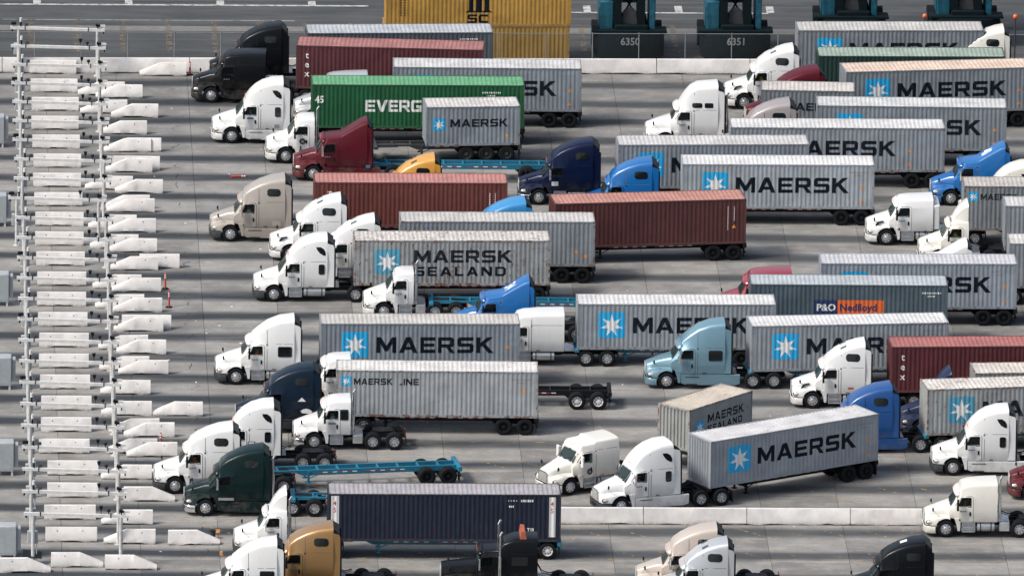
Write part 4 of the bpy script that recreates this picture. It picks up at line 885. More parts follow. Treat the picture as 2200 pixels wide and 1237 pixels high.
def tractor(typ, label, x, y, yaw, col, L=None, bumper='p', mode='tank', stack=0, mirror='black_dev', drv=None, rim='alu', extra=None):
    g, P = tractor_geo(typ, L); root = thing('tractor_unit', label, 'truck', (x, y, 0), R(yaw), 'tractor units queueing for the gates')
    pm = 'p_'+col; bm_ = pm if bumper == 'p' else bumper; objs = {}
    def mats(ms): return [{'PAINT': pm, 'BUMPER': bm_, 'MIRROR': mirror, 'gap': 'gap' if max(PAINTS[col]) > 0.3 else 'trim'}.get(m_, m_) for m_ in ms]
    def make(i, nm, geo, ms, par, key):
        if isinstance(geo, MB): me = cached((nm, i)+key, geo, mats(ms))
        else:
            kk = ('cut', nm)+key+(pm,)
            if kk not in MESH:
                me = geo.copy(); me.materials.clear()
                for m_ in mats(ms): me.materials.append(K[m_])
                MESH[kk] = me
            me = MESH[kk]
        return link(nm, me, objs.get(par, root))
    key = (typ, P['L'])
    for i, (nm, geo, ms, par) in enumerate(g):
        if nm == 'SKIRT': continue
        objs[i] = make(i, nm, geo, ms, par, key)
    so = {}
    for i, (nm, geo, ms, par) in enumerate(skirt_parts(P, mode)):
        so[i] = link(nm, cached((nm, i, mode)+key, geo, mats(ms)), so[par[1]] if par else root)
    for sg in (-1, 1):
        wheel(root, P['wx'], sg*1.02, True, rim)
        for a in (P['L']+1.35, P['L']+2.65): wheel(root, a, sg*0.90, False, rim)
    q = MB(); q.box(P['tx']+0.35, -0.88, 1.26, P['tx']+0.85, -0.35, 1.36); q.box(P['tx']+0.72, -0.8, 1.58, P['tx']+0.92, -0.3, 2.2); link('seat', cached(('seat',)+key, q, ['plastic']), root)
    q = MB(); q.box(P['tx']-0.07, -0.85, 1.26, P['tx']+0.10, 0.85, 1.80); q.cyl((P['tx']+0.12, -0.62, 1.82), (P['tx']+0.145, -0.62, 1.85), 0.22, n=14); link('dashboard', cached(('dash',)+key, q, ['plastic']), root)
    n = stack or P['T'].get('stack', 0)
    if n:
        for sg in ((-1,) if n == 1 else (-1, 1)):
            xx = P['L']+0.16 if typ != 'long' else 3.38; yy = sg*(0.95 if typ != 'long' else 1.28); q = MB()
            q.cyl((xx, yy, 1.0), (xx, yy, 2.5), 0.11, n=10); q.cyl((xx, yy, 2.5), (xx, yy, 3.75 if typ == 'long' else 3.55), 0.07, n=10); q.cyl((xx, yy, 3.75 if typ == 'long' else 3.55), (xx+0.12, yy, 4.0 if typ == 'long' else 3.75), 0.07, 0.075, n=10)
            link('exhaust_stack', cached(('exhaust', sg)+key, q, ['chrome']), root)
    if drv: driver(root, P, *drv)
    def sticker(nm, poly, mat, off=0.022):
        q = MB(); q.loft([[(a, -(P['side_y'](a, b_)+off), b_) for a, b_ in poly], [(a, -(P['side_y'](a, b_)+off+0.006), b_) for a, b_ in poly]]); return obj(nm, q, mat, root)
    for e in (extra or ()): e(root, P, sticker)
    if not extra and typ not in ('long',):
        xx = P['tx']+0.10
        for i in range(3): sticker('door_lettering', [(xx+i*0.14, 1.60), (xx+i*0.14+0.10, 1.60), (xx+i*0.14+0.10, 1.68), (xx+i*0.14, 1.68)], 'dimgrey')
    return root

# ================================================================== THE SETTING
def structure(name, mb_, mat): return tag(obj(name, mb_, mat), kind='structure')
q = MB(); q.add([(-3000, -1500, -0.05), (3000, -1500, -0.05), (3000, 5000, -0.05), (-3000, 5000, -0.05)], [(0, 1, 2, 3)]); structure('ground', q, 'under')
q = MB(); q.add([(-400, 53.9, 0), (400, 53.9, 0), (400, 2500, 0), (-400, 2500, 0)], [(0, 1, 2, 3)]); structure('asphalt_road', q, 'asphalt')
# concrete slabs: joints every 4.64 m along the lanes, one slab per lane across
SX, X00 = 4.64, 3.8
cells = []
for i in range(-11, 12):
    for j in range(-2, 29):
        xa, yb = X00+i*SX, ISL0-LANE*j+1.2
        cells.append((xa, yb-LANE))
pav = tag(link('pavement', None), kind='structure'); pav.location = (0, 0, 0)
q = MB(); gp = 0.010; c_ = 0.008
def slab_ring(z, i): return [(gp+i, gp+i, z), (SX-gp-i, gp+i, z), (SX-gp-i, LANE-gp-i, z), (gp+i, LANE-gp-i, z)]
q.loft([slab_ring(-0.045, 0), slab_ring(-c_, 0), slab_ring(0, c_)])
slab_me = q.mesh('slab', [K['yard']], 20)
vis = [c for c in cells if -36 < c[0] < 34 and -70 < c[1] < 52.6]
vis.sort(key=lambda c: c[1]); single = set(vis[:300])
for c in single: link('slab', slab_me, pav, (c[0], c[1], 0))
q = MB()
for c in cells:
    if c in single or c[1] > 53.0: continue
    q.loft([[(x+c[0], y+c[1], z) for x, y, z in slab_ring(a, b_)] for a, b_ in ((-0.045, 0), (-c_, 0), (0, c_))])
tag(obj('slab', q, 'yard', pav), kind='stuff')
# road paint beyond the fence
q = MB()
def strip(x0, x1, y0, y1, z=0.004): q.add([(x0, y0, z), (x1, y0, z), (x1, y1, z), (x0, y1, z)], [(0, 1, 2, 3)])
strip(-40, -7, 71.0, 71.3); strip(-33, -12, 67.0, 67.08); strip(5.5, 19.6, 69.6, 69.85)
for i in range(-9, 4): strip(i*6.1+1.2, i*6.1+1.7, 71.31 if i < 0 else 69.86, 72.4 if i < 0 else 71.6)
structure('road_line', q, 'w_line')
q = MB(); strip(-60, 60, 64.2, 65.5); structure('kerb_strip', q, 'pale')
q = MB()
for i in range(-12, 14): strip(i*3.04+0.85-0.18, i*3.04+0.85+0.2, 58.5, 66.6, 0.009)
structure('bay_marking', q, 'o_line')
# faded stall lines on the yard, diagonal rows
q = MB()
def stroke(xa, ya, xb, yb, w_=0.10, z=0.005):
    d = Vector((xb-xa, yb-ya, 0)).normalized(); n = Vector((-d.y, d.x, 0))*w_/2
    q.add([(xa+n.x, ya+n.y, z), (xa-n.x, ya-n.y, z), (xb-n.x, yb-n.y, z), (xb+n.x, yb+n.y, z)], [(0, 1, 2, 3)])
for y0, x0, x1 in ((-44.3, -10, 32), (-52.1, -22, 32), (-60.6, -26, 32), (-68.6, -26, 32), (-35.4, -22, 32)):
    stroke(x0, y0, x1, y0, 0.10, 0.007)
for ya, yb in ((-45.0, -51.5), (-53.2, -60.0), (-61.2, -68.0), (-36.5, -43.6), (-28.5, -34.8)):
    for i in range(-10, 15):
        xs_ = i*2.42+0.9
        if ya > -40 and i < -6: continue
        stroke(xs_, ya, xs_+(ya-yb)*0.98, yb, 0.085)
structure('stall_line', q, 'y_line')
# saw-cut sensor loops and sealed cracks near the gate, and specks of litter
q = MB(); ql = MB(); rr_ = random.Random(3)
for k_ in range(25):
    for dy in (-1.5, -3.6):
        if rr_.random() < 0.25: continue
        x = -20.5+0.012*k_+rr_.uniform(-.15, .15); y = ISL0-LANE*k_+dy+rr_.uniform(-.2, .2); ln = rr_.randint(3, 6); ph = rr_.uniform(0, 3); am = rr_.uniform(.05, .28); wd = rr_.uniform(.03, .07)
        pts_ = [(x+am*math.sin(ph+i*.9), y-i*0.24) for i in range(ln+1)]
        for (xa_, ya_), (xb_, yb_) in zip(pts_, pts_[1:]): q.add([(xa_, ya_, .004), (xa_+wd, ya_, .004), (xb_+wd, yb_, .004), (xb_, yb_, .004)], [(0, 1, 2, 3)])
structure('crack_seal', q, 'seal')
for k_ in range(70):
    x, y = rr_.uniform(-31, 25), rr_.uniform(-66, 50)
    if rr_.random() < 0.6: x = rr_.uniform(-24, -12)
    s_ = rr_.uniform(.05, .16); ql.box(x, y, 0.002, x+s_, y+s_*rr_.uniform(.5, 1.5), 0.02)
tag(obj('litter', ql, 'litter'), 'scattered scraps of white litter on the concrete', 'litter', kind='stuff')

# ------------------------------------------------------------------ concrete barriers
def jersey(L, taper=None, nose=1.35, h=0.86, seed=0):
    """jersey profile along x; taper 'l' or 'r' drops that end to a low nose"""
    rn = random.Random(seed); b = MB(); rr = []; n = 9
    xs = sorted([L*i/n for i in range(n+1)]+([nose] if taper == 'l' else [L-nose] if taper == 'r' else []))
    for x in xs:
        t = 1.0
        if taper == 'l' and x < nose: t = 0.30+0.70*x/nose
        if taper == 'r' and x > L-nose: t = 0.30+0.70*(L-x)/nose
        hz = h*t; j = lambda s_: rn.uniform(-s_, s_)
        wt = 0.085+0.10*(1-t); f = 0.06 if (1.0 < x < 1.4 or L-1.4 < x < L-1.0) else 0.0
        P = [(-0.27+j(.03), 0.03+f+j(.045)), (-0.29+j(.02), min(0.12, hz*.4)), (-0.235+j(.012)-(1-t)*.04, min(0.36, hz*0.62)), (-wt-0.02, hz-0.03+j(.006)), (-wt+0.012, hz+j(.006)), (0, hz+j(.004)),
             (wt-0.012, hz), (wt+0.02, hz-0.03), (0.20+(1-t)*.06, min(0.33, hz*0.62)), (0.30, min(0.10, hz*.4)), (0.30, 0.02+f)]
        e = 0.02 if x in (0, L) else 0
        rr.append([(x, y*(1-e), z) for y, z in P])
    b.loft(rr); return b
JM = {}
def barrier(label, x, y, L, taper=None, rz=0.0, var=0, group='concrete barriers on the lane islands', holes=True, h=0.86):
    key = (L, taper, var % 4, h)
    if key not in JM:
        ho = []
        for xx in ([0.7, L-0.85] if not taper else [L-0.8] if taper == 'l' else [0.8]):
            b = MB(); b.ball((xx, -0.135, 0.66), 0.045, 1, .7, 1, 8); ho.append(b.mesh('lifting_hole', [K['trim']]))
        s_ = []
        if var % 2 == 0:
            b = MB(); b.box(1.0, -0.187, 0.47, 1.9, -0.150, 0.475); s_ = []
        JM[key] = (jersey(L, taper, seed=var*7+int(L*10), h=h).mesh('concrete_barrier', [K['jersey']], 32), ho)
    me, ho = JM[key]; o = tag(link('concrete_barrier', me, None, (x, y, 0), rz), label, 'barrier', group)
    for m_ in ho: link('lifting_hole', m_, o)
    return o
ORD = ['first', 'second', 'third', 'fourth', 'fifth', 'sixth', 'seventh', 'eighth', 'ninth', 'tenth', 'eleventh', 'twelfth', 'thirteenth', 'fourteenth', 'fifteenth', 'sixteenth', 'seventeenth', 'eighteenth', 'nineteenth', 'twentieth', 'twenty-first', 'twenty-second', 'twenty-third', 'twenty-fourth', 'twenty-fifth']
# long walls of 6.1 m barriers
for k_ in range(12):
    x = -37.6+6.13*k_; o_ = ['leftmost', 'second from the left', 'third from the left', 'fourth from the left', 'fifth from the left', 'sixth from the left', 'seventh from the left', 'eighth from the left', 'ninth from the left', 'tenth from the left', 'second from the right', 'rightmost'][k_]
    barrier('long concrete barrier in the back wall before the fence, %s' % o_, x, 53.15+0.012*(x+31), 6.08, None, R(0.7), k_, 'barriers of the back wall', h=0.98)
for k_, o_ in enumerate(('leftmost, touching the dark blue container in view', 'second from the left', 'third from the left', 'rightmost, beside the white sleeper truck')):
    barrier('long concrete barrier of the short front wall, %s' % o_, -0.25+6.15*k_ if k_ < 3 else 18.2, -52.95, 6.1 if k_ < 3 else 4.25, None, 0, k_+3, 'barriers of the front wall', h=0.98)
isl = [ISL0-LANE*k_ for k_ in range(25)]
for k_, y in enumerate(isl):
    if k_ in (24,): continue
    dx = -0.3 if k_ == 19 else 0.15 if k_ in (20, 21) else -0.1
    dy = {23: 0.25}.get(k_, 0.22)
    barrier('straight concrete barrier beneath the beam of the %s gate island from the back' % ORD[k_], -29.6+dx+0.03*(k_ % 3), y+dy, 3.05, None, R(rnd.uniform(-.8, .8)), k_)
# pieces right of the posts: (offset x start, offset y, taper, word)
RP = {0: [(-22.5, -.15, 'l')], 1: [(-26.6, -.45, 'l'), (-25.45, -1.2, 'l')], 2: [(-26.5, -.45, 'l'), (-24.5, -1.3, 'l')], 3: [(-25.3, -.9, 'l')], 4: [(-25.1, -.6, 'l'), (-23.6, -.45, None, 2.2)],
      5: [(-25.1, -.9, 'l'), (-24.6, -.2, None)], 6: [(-26.4, -.4, 'l'), (-24.5, -1.2, 'l')], 7: [(-25.4, -.4, 'l'), (-25.1, -1.2, 'l')], 8: [(-26.3, -.4, 'l'), (-25.1, -1.3, 'l')], 9: [(-26.25, -.4, 'l'), (-25.1, -1.3, 'l')],
      10: [(-25.1, -.9, 'l'), (-23.2, -.3, None, 2.5)], 11: [(-26.2, -.4, 'l'), (-25.0, -1.2, 'l')], 12: [(-26.1, -.3, 'l'), (-25.0, -1.2, 'l')], 13: [(-25.0, -.9, 'l'), (-24.5, -.3, None)], 14: [(-26.0, -.3, 'l'), (-24.9, -1.2, 'l')],
      15: [(-26.0, -.3, 'l'), (-24.85, -1.2, 'l')], 16: [(-26.0, -.9, 'l')], 17: [(-26.0, -.9, 'l'), (-22.9, -.9, 'l')], 18: [(-25.6, .0, 'l'), (-24.7, -.9, 'l')], 19: [(-25.8, .3, 'l'), (-24.6, -.5, 'l')],
      20: [(-26.2, -.6, 'l'), (-23.5, -.2, 'l')], 21: [(-24.9, -.6, 'r')], 22: [(-26.3, -.8, 'l')], 23: [(-26.2, -.1, 'l'), (-22.4, -.3, 'r')], 24: [(-29.35, -.35, 'r'), (-26.2, -.8, 'r')]}
# leftmost low block of the last row
barrier('low sloping concrete barrier at the bottom left corner of the yard', -32.45, -63.8, 3.05, 'r', R(3), 2)
for k_, lst in RP.items():
    for n_, it in enumerate(lst):
        x, dy, tp = it[:3]; L_ = it[3] if len(it) > 3 else 3.05
        shp = {'l': 'concrete barrier with sloping left nose', 'r': 'concrete barrier sloping down to the right', None: 'square-ended concrete barrier'}[tp]
        pos = 'beside the right post' if len(lst) == 1 else ('rear one' if n_ == 0 else 'front one') if abs(x-lst[1-n_][0]) < 2.2 else ('left one' if n_ == 0 else 'right one')
        barrier('%s, %s island from the back, %s' % (shp, ORD[k_], pos), x, isl[k_]+dy, L_, tp, R(rnd.uniform(-2, 2)), k_+n_*3+1)

# ------------------------------------------------------------------ gate portals with cameras
def portal_parts():
    g = []; H = 3.02; X1, X2 = 0.0, 5.15
    def P(nm, mat, par=None):
        q_ = MB(); g.append([nm, q_, mat, par]); return q_
    for x, y in ((X1, 0.0), (X2, -0.45)):
        q_ = P('post', ['grey_post']); q_.cyl((x, y, 0.03), (x, y, H), 0.105, n=14); q_.cyl((x, y, 0.0), (x, y, 0.04), 0.24, n=10)
    q_ = P('beam', ['galv']); d = -0.45/5.15
    def Y(x): return d*x
    xa, xb = -0.55, 5.62
    q_.loft([[(x, Y(x)-0.10, H), (x, Y(x)+0.10, H), (x, Y(x)+0.10, H+0.17), (x, Y(x)-0.10, H+0.17)] for x in (xa, 0, 2, 4, xb)])
    q_ = P('beam_bracket', ['black_dev']); 
    for x in (0.42, 4.55): q_.box(x-0.03, Y(x)-0.115, H-0.02, x+0.03, Y(x)+0.115, H+0.22)
    q_ = P('side_arm', ['galv']); q_.box(5.2, Y(5.2)+0.15, H+0.22, 5.66, Y(5.2)+0.29, H+0.36); q_.box(5.3, Y(5.3)+0.11, H+0.18, 5.38, Y(5.3)+0.2, H+0.24)
    q_ = P('flashing_lamp', ['black_dev', 'galv']); q_.cyl((0.14, 0, H+0.2), (0.14, 0, H+0.5), 0.06, n=10); q_.cyl((0.14, 0, H+0.5), (0.14, 0, H+0.75), 0.095, 0.085, 10, 1)
    q_ = P('camera', ['black_dev']); q_.cyl((-0.35, 0.0, H+0.2), (-0.35, 0.0, H+0.3), 0.02, n=6); q_.cbox(-0.50, -0.09, H+0.3, -0.16, 0.10, H+0.48, 0.03)
    q_ = P('camera', ['plastic', 'galv']); q_.cbox(0.42, -0.02, H+0.22, 0.62, 0.14, H+0.38, 0.03)
    q_ = P('floodlight', ['black_dev']); x = 3.98; q_.cyl((x, Y(x), H+0.2), (x, Y(x), H+0.5), 0.022, n=6); q_.loft([[(x-.06, Y(x)-.05, H+.45), (x+.06, Y(x)-.05, H+.45), (x+.06, Y(x)+.05, H+.45), (x-.06, Y(x)+.05, H+.45)], [(x-.11, Y(x)-.09, H+.68), (x+.11, Y(x)-.09, H+.68), (x+.11, Y(x)+.09, H+.68), (x-.11, Y(x)+.09, H+.68)]])
    q_ = P('dome_camera', ['black_dev']); x = 4.42; q_.cyl((x, Y(x)-.02, H+0.2), (x, Y(x)-.02, H+0.34), 0.03, n=6); q_.ball((x, Y(x)-.02, H+0.42), 0.12, 1, 1, .9, 10)
    q_ = P('spotlight', ['black_dev']); q_.box(5.12, -0.5, H+0.2, 5.2, -0.4, H+0.36); q_.loft([[(5.02, -.56, H+.34), (5.3, -.46, H+.26), (5.3, -.36, H+.30), (5.02, -.40, H+.42)], [(5.06, -.6, H+.48), (5.34, -.5, H+.36), (5.34, -.36, H+.40), (5.06, -.40, H+.52)]])
    q_ = P('sensor', ['black_dev']); q_.box(-0.46, -0.07, H-0.14, -0.36, 0.05, H)
    q_ = P('sensor', ['black_dev']); q_.box(5.5, -0.55, H-0.16, 5.58, -0.44, H)
    q_ = P('control_box', ['cabinet']); q_.cbox(-0.32, 0.14, 1.25, 0.30, 0.44, 2.0, 0.03); q_.box(-0.05, 0.09, 1.4, 0.05, 0.14, 1.9)
    q_ = P('conduit', ['grey_post']); q_.cyl((0.22, 0.25, 0.0), (0.22, 0.25, 1.3), 0.03, n=6)
    return [(nm, q_.mesh(nm, [K[x] for x in ms], 40), par) for nm, q_, ms, par in g]
PORT = portal_parts()
for k_, y in enumerate(isl):
    x = -30.45+rnd.uniform(-.05, .05)-(0.45 if k_ in (9,) else 0)
    o = thing('gate_portal', 'white beam portal on two posts with cameras over the %s gate island from the back' % ORD[k_], 'gate portal', (x, y, 0), R(rnd.uniform(-.5, .5)), 'camera portals along the gate lanes')
    for i, (nm, me, par) in enumerate(PORT):
        if k_ == 0 and nm in ('floodlight', 'dome_camera'): continue
        if nm == 'camera' and i == min(j for j, t in enumerate(PORT) if t[0] == 'camera') and k_ % 3: continue
        if k_ == 24 and nm in ('flashing_lamp', 'camera'): continue
        link(nm, me, o)
q = MB(); o = thing('solar_panel', 'dark tilted solar panel low on the nearest left gate post', 'solar panel', (-30.45, isl[24], 0))
q.loft([[(-.55, -.15, .52), (.55, -.15, .40), (.55, .55, .62), (-.55, .55, .74)], [(-.55, -.17, .56), (.55, -.17, .44), (.55, .53, .66), (-.55, .53, .78)]]); obj('panel', q, 'dark_glass', o)
q = MB(); q.cyl((0.16, 0, 0), (0.16, 0.2, .55), .03, n=6); obj('mount', q, 'grey_post', o)
# gate kiosks at the left edge
kio = [MB(), MB(), MB(), MB()]
kio[0].cbox(-0.65, -0.5, 0.30, 0.42, 0.5, 2.05, 0.04); kio[1].cbox(0.43, -0.3, 0.55, 0.68, 0.4, 1.9, 0.03); kio[2].box(-0.62, -0.515, 0.42, 0.38, -0.502, 1.95)
for x in (-0.6, 0.25):
    for y in (-0.45, 0.33): kio[3].box(x, y, 0.0, x+0.12, y+0.12, 0.30)
KM = [(n_, b.mesh(n_, [K[mm]], 35)) for n_, b, mm in zip(('body', 'side_box', 'door', 'legs'), kio, ('cabinet', 'cabinet', 'cabinet', 'grey_post'))]
for k_, y in enumerate((33.65, 14.03, -4.91, -24.24, -43.3, -61.3)):
    o = thing('gate_cabinet', 'grey metal gate cabinet on legs at the left edge, %s from the back' % ORD[k_], 'cabinet', (-31.9+0.02*k_, y+0.5, 0), 0, 'gate cabinets')
    for n_, me in KM: link(n_, me, o)
# delineators
cn = MB(); cn.lathe
def delineator(label, x, y, tall=1.05, flatlay=False):
    o = thing('traffic_delineator', label, 'delineator', (x, y, 0.0), 0, 'red traffic delineators')
    if flatlay: o.rotation_euler = (0, R(90), R(8)); o.location.z = 0.06
    b = MB()
    if not flatlay: b.cyl((0, 0, 0), (0, 0, 0.05), 0.24, 0.20, 12); obj('base', b, 'rubber', o)
    b = MB(); b.cyl((0, 0, 0.05), (0, 0, tall-0.08), 0.065, 0.05, 12); b.cyl((0, 0, tall-0.08), (0, 0, tall), 0.06, 0.035, 12); obj('tube', b, 'cone', o)
    for z in (tall-0.35, tall-0.2):
        b = MB(); b.cyl((0, 0, z), (0, 0, z+0.09), 0.058, n=12); obj('reflective_band', b, 'whitetape', o)
delineator('red delineator post with white bands, farther of the pair by the island noses', -21.66, -0.6)
delineator('red delineator post with white bands, nearer of the pair by the island noses', -21.5, -4.95)
delineator('red and white delineator standing before the back wall', -19.2, 52.6, 0.9)
delineator('red and white delineator behind the front left barriers', -22.5, -36.0, 0.7)
delineator('red delineator tube lying flat on the concrete', -17.1, 26.5, 1.1, True)
o = thing('bin', 'small grey bin standing beside orange paint marks', 'bin', (-19.74, -56.6, 0)); b = MB(); b.cyl((0, 0, 0), (0, 0, .5), .14, .18, 12); obj('body', b, 'plastic', o); b = MB(); b.cyl((0, 0, .48), (0, 0, .53), .195, n=12); obj('rim', b, 'black', o)
q = MB(); strip(-19.75, -19.3, -55.4, -54.6, .006); strip(-19.6, -19.25, -57.2, -56.5, .006); strip(-19.4, -19.2, -60.2, -59.2, .006); structure('paint_mark', q, worn_paint('orange_paint_mark', (0.6, 0.28, 0.08), 0.9))

# ------------------------------------------------------------------ chain-link fence
fo = thing('chain_link_fence', 'grey chain-link fence running behind the concrete back wall', 'fence', (-42, 54.35, 0), R(0.6))
b = MB(); b.add([(0, 0, 0.1), (92, 0, 0.1), (92, 0, 2.35), (0, 0, 2.35)], [(0, 1, 2, 3)]); obj('wire_mesh', b, 'wire', fo)
pm_ = MB().cyl((0, 0, 0), (0, 0, 2.42), 0.032, n=8).mesh('fence_post', [K['fence_grey']])
for k_ in range(31): link('fence_post', pm_, fo, (k_*3.05+0.45, 0, 0))
b = MB(); b.cyl((0, 0, 2.36), (92, 0, 2.36), 0.022, n=6); obj('top_rail', b, 'fence_grey', fo)

# ------------------------------------------------------------------ container handlers behind the fence
def handler(label, x, y, num=None, kind=0):
    o = thing('container_handler', label, 'forklift', (x, y, 0), 0, 'teal container handlers beyond the fence')
    def p(nm, mat, fn, par=o):
        b_ = MB(); fn(b_); return obj(nm, b_, mat, par)
    cw_ = []
    for i in range(9):
        a = R(180+22.5*i); cw_.append((2.3*math.cos(a)*(1 if abs(math.cos(a)) < .95 else 1), 0.9+0.9*math.sin(a)))
    cw_ += [(2.3, 2.2), (-2.3, 2.2)]
    ctr = p('counterweight', 'mast', lambda b_: b_.loft([[(a, c, 0.35) for a, c in cw_], [(a, c, 1.75) for a, c in cw_], [(a*0.96, c*0.97+0.05, 2.0) for a, c in cw_]]))
    p('deck_plate', 'mast', lambda b_: b_.cbox(-2.45, 0.45, 2.0, 2.45, 1.7, 2.18, 0.05))
    p('side_tank', 'teal', lambda b_: (b_.cbox(-1.95, 0.9, 2.18, -1.05, 3.6, 4.05, 0.08), b_.box(-2.02, 1.0, 2.3, -1.955, 3.4, 3.6)))
    p('side_tank', 'teal', lambda b_: b_.cbox(1.28, 0.9, 2.18, 1.70, 3.6, 4.35, 0.06))
    p('engine_cover', 'mast', lambda b_: b_.cbox(-1.0, 0.6, 2.18, 1.22, 4.2, 2.5, 0.08))
    p('radiator_grille', 'plastic', lambda b_: b_.prism([(-.5, 2.5), (.5, 2.5), (.42, 3.3), (.2, 3.55), (-.2, 3.55), (-.42, 3.3)], 'y', 1.0, 1.25))
    for sg in (-1, 1):
        p('mast_upright', 'mast', lambda b_: (b_.box(sg*0.9-0.22, 4.3, 0.4, sg*0.9+0.22, 4.8, 9.0), b_.box(sg*0.78-0.30, 0.8, 2.5, sg*0.78+0.24, 2.2, 6.0)))
        p('brace', 'mast', lambda b_: b_.cyl((sg*0.7, 1.5, 2.6), (sg*-0.2, 1.9, 3.9), 0.06, n=6))
        for yy, rr2 in ((1.35, .75), (5.2, .85)):
            for dx in ((1.75,) if yy < 2 else (1.45, 2.05)):
                t = p('wheel', 'rubber', lambda b_: b_.cyl((sg*dx-0.26, yy, rr2), (sg*dx+0.26, yy, rr2), rr2, n=20)); p('hub', 'teal', lambda b_: b_.cyl((sg*dx-0.28, yy, rr2), (sg*dx+0.28, yy, rr2), rr2*.5, n=14), t)
    p('cross_beam', 'teal', lambda b_: (b_.box(-1.1, 4.2, 4.2, 1.1, 4.35, 4.5), b_.box(-1.1, 4.2, 6.4, 1.1, 4.35, 6.7)))
    p('chassis', 'mast', lambda b_: b_.box(-1.1, 1.0, 0.5, 1.1, 6.0, 2.0))
    cabp = p('operator_cab', 'teal', lambda b_: b_.cbox(-0.95, 2.3, 3.6, 0.85, 4.1, 5.7, 0.12)); p('cab_window', 'dark_glass' if kind == 0 else 'skyglass', lambda b_: (b_.box(-0.75, 2.27, 4.5, 0.65, 2.30, 5.5), b_.box(-0.75, 2.27, 3.75, 0.65, 2.30, 4.3)), cabp)
    p('spreader', 'teal', lambda b_: (b_.box(-6.0, 5.0, 8.0, 6.0, 5.8, 8.5), b_.box(-6.1, 4.2, 7.8, -5.8, 6.6, 8.2), b_.box(5.8, 4.2, 7.8, 6.1, 6.6, 8.2)))
    for sg in (-1, 1): p('work_lamp', 'galv', lambda b_: b_.cbox(sg*1.35-0.12, 0.95, 4.2, sg*1.35+0.12, 1.2, 4.45, .03))
    if num:
        P_ = text_polys(num, 0.50, -0.62, 1.32, 0.02, 0.92); me = decal_mesh('fleet_number', P_, None, ['stencil'])
        for v in me.vertices: v.co.y = 0.9-0.9*math.sqrt(max(0, 1-(v.co.x/2.3)**2))-0.03
        link('fleet_number', me, o)
    return o
handler('teal container handler with dark counterweight, left of the pair behind the fence', 9.75, 55.95, '6350')
handler('teal container handler with dark counterweight, right of the pair behind the fence', 16.75, 56.1, '6351')
handler('teal container handler farther back above the grey container at upper right', 24.6, 60.0)
handler('teal container handler with pale blue cab glass, farthest right beyond the fence', 32.2, 60.3, None, 1)
def beacon(label, x, y, z):
    o = thing('warning_post', label, 'warning post', (x, y, 0), 0, 'posts with orange beacons'); b_ = MB(); b_.cyl((0, 0, 0), (0, 0, z), .05, n=8); obj('post', b_, 'plastic', o); b_ = MB(); b_.ball((0, 0, z+.12), .17, 1, 1, 1, 10); obj('beacon', b_, 'beacon', o)
beacon('slim post with orange beacon behind the grey container at upper right', 29.2, 57.0, 3.0)
beacon('slim post with orange beacon behind the white truck roof at the upper right corner', 35.0, 54.6, 3.6)

# ================================================================== CONTAINERS, CHASSIS, TRACTORS
GREY = (0.23, 0.245, 0.26); LGREY = (0.30, 0.305, 0.305); BROWN = (0.135, 0.034, 0.026); WINE = (0.080, 0.017, 0.022)
PALE = (0.50, 0.50, 0.50)
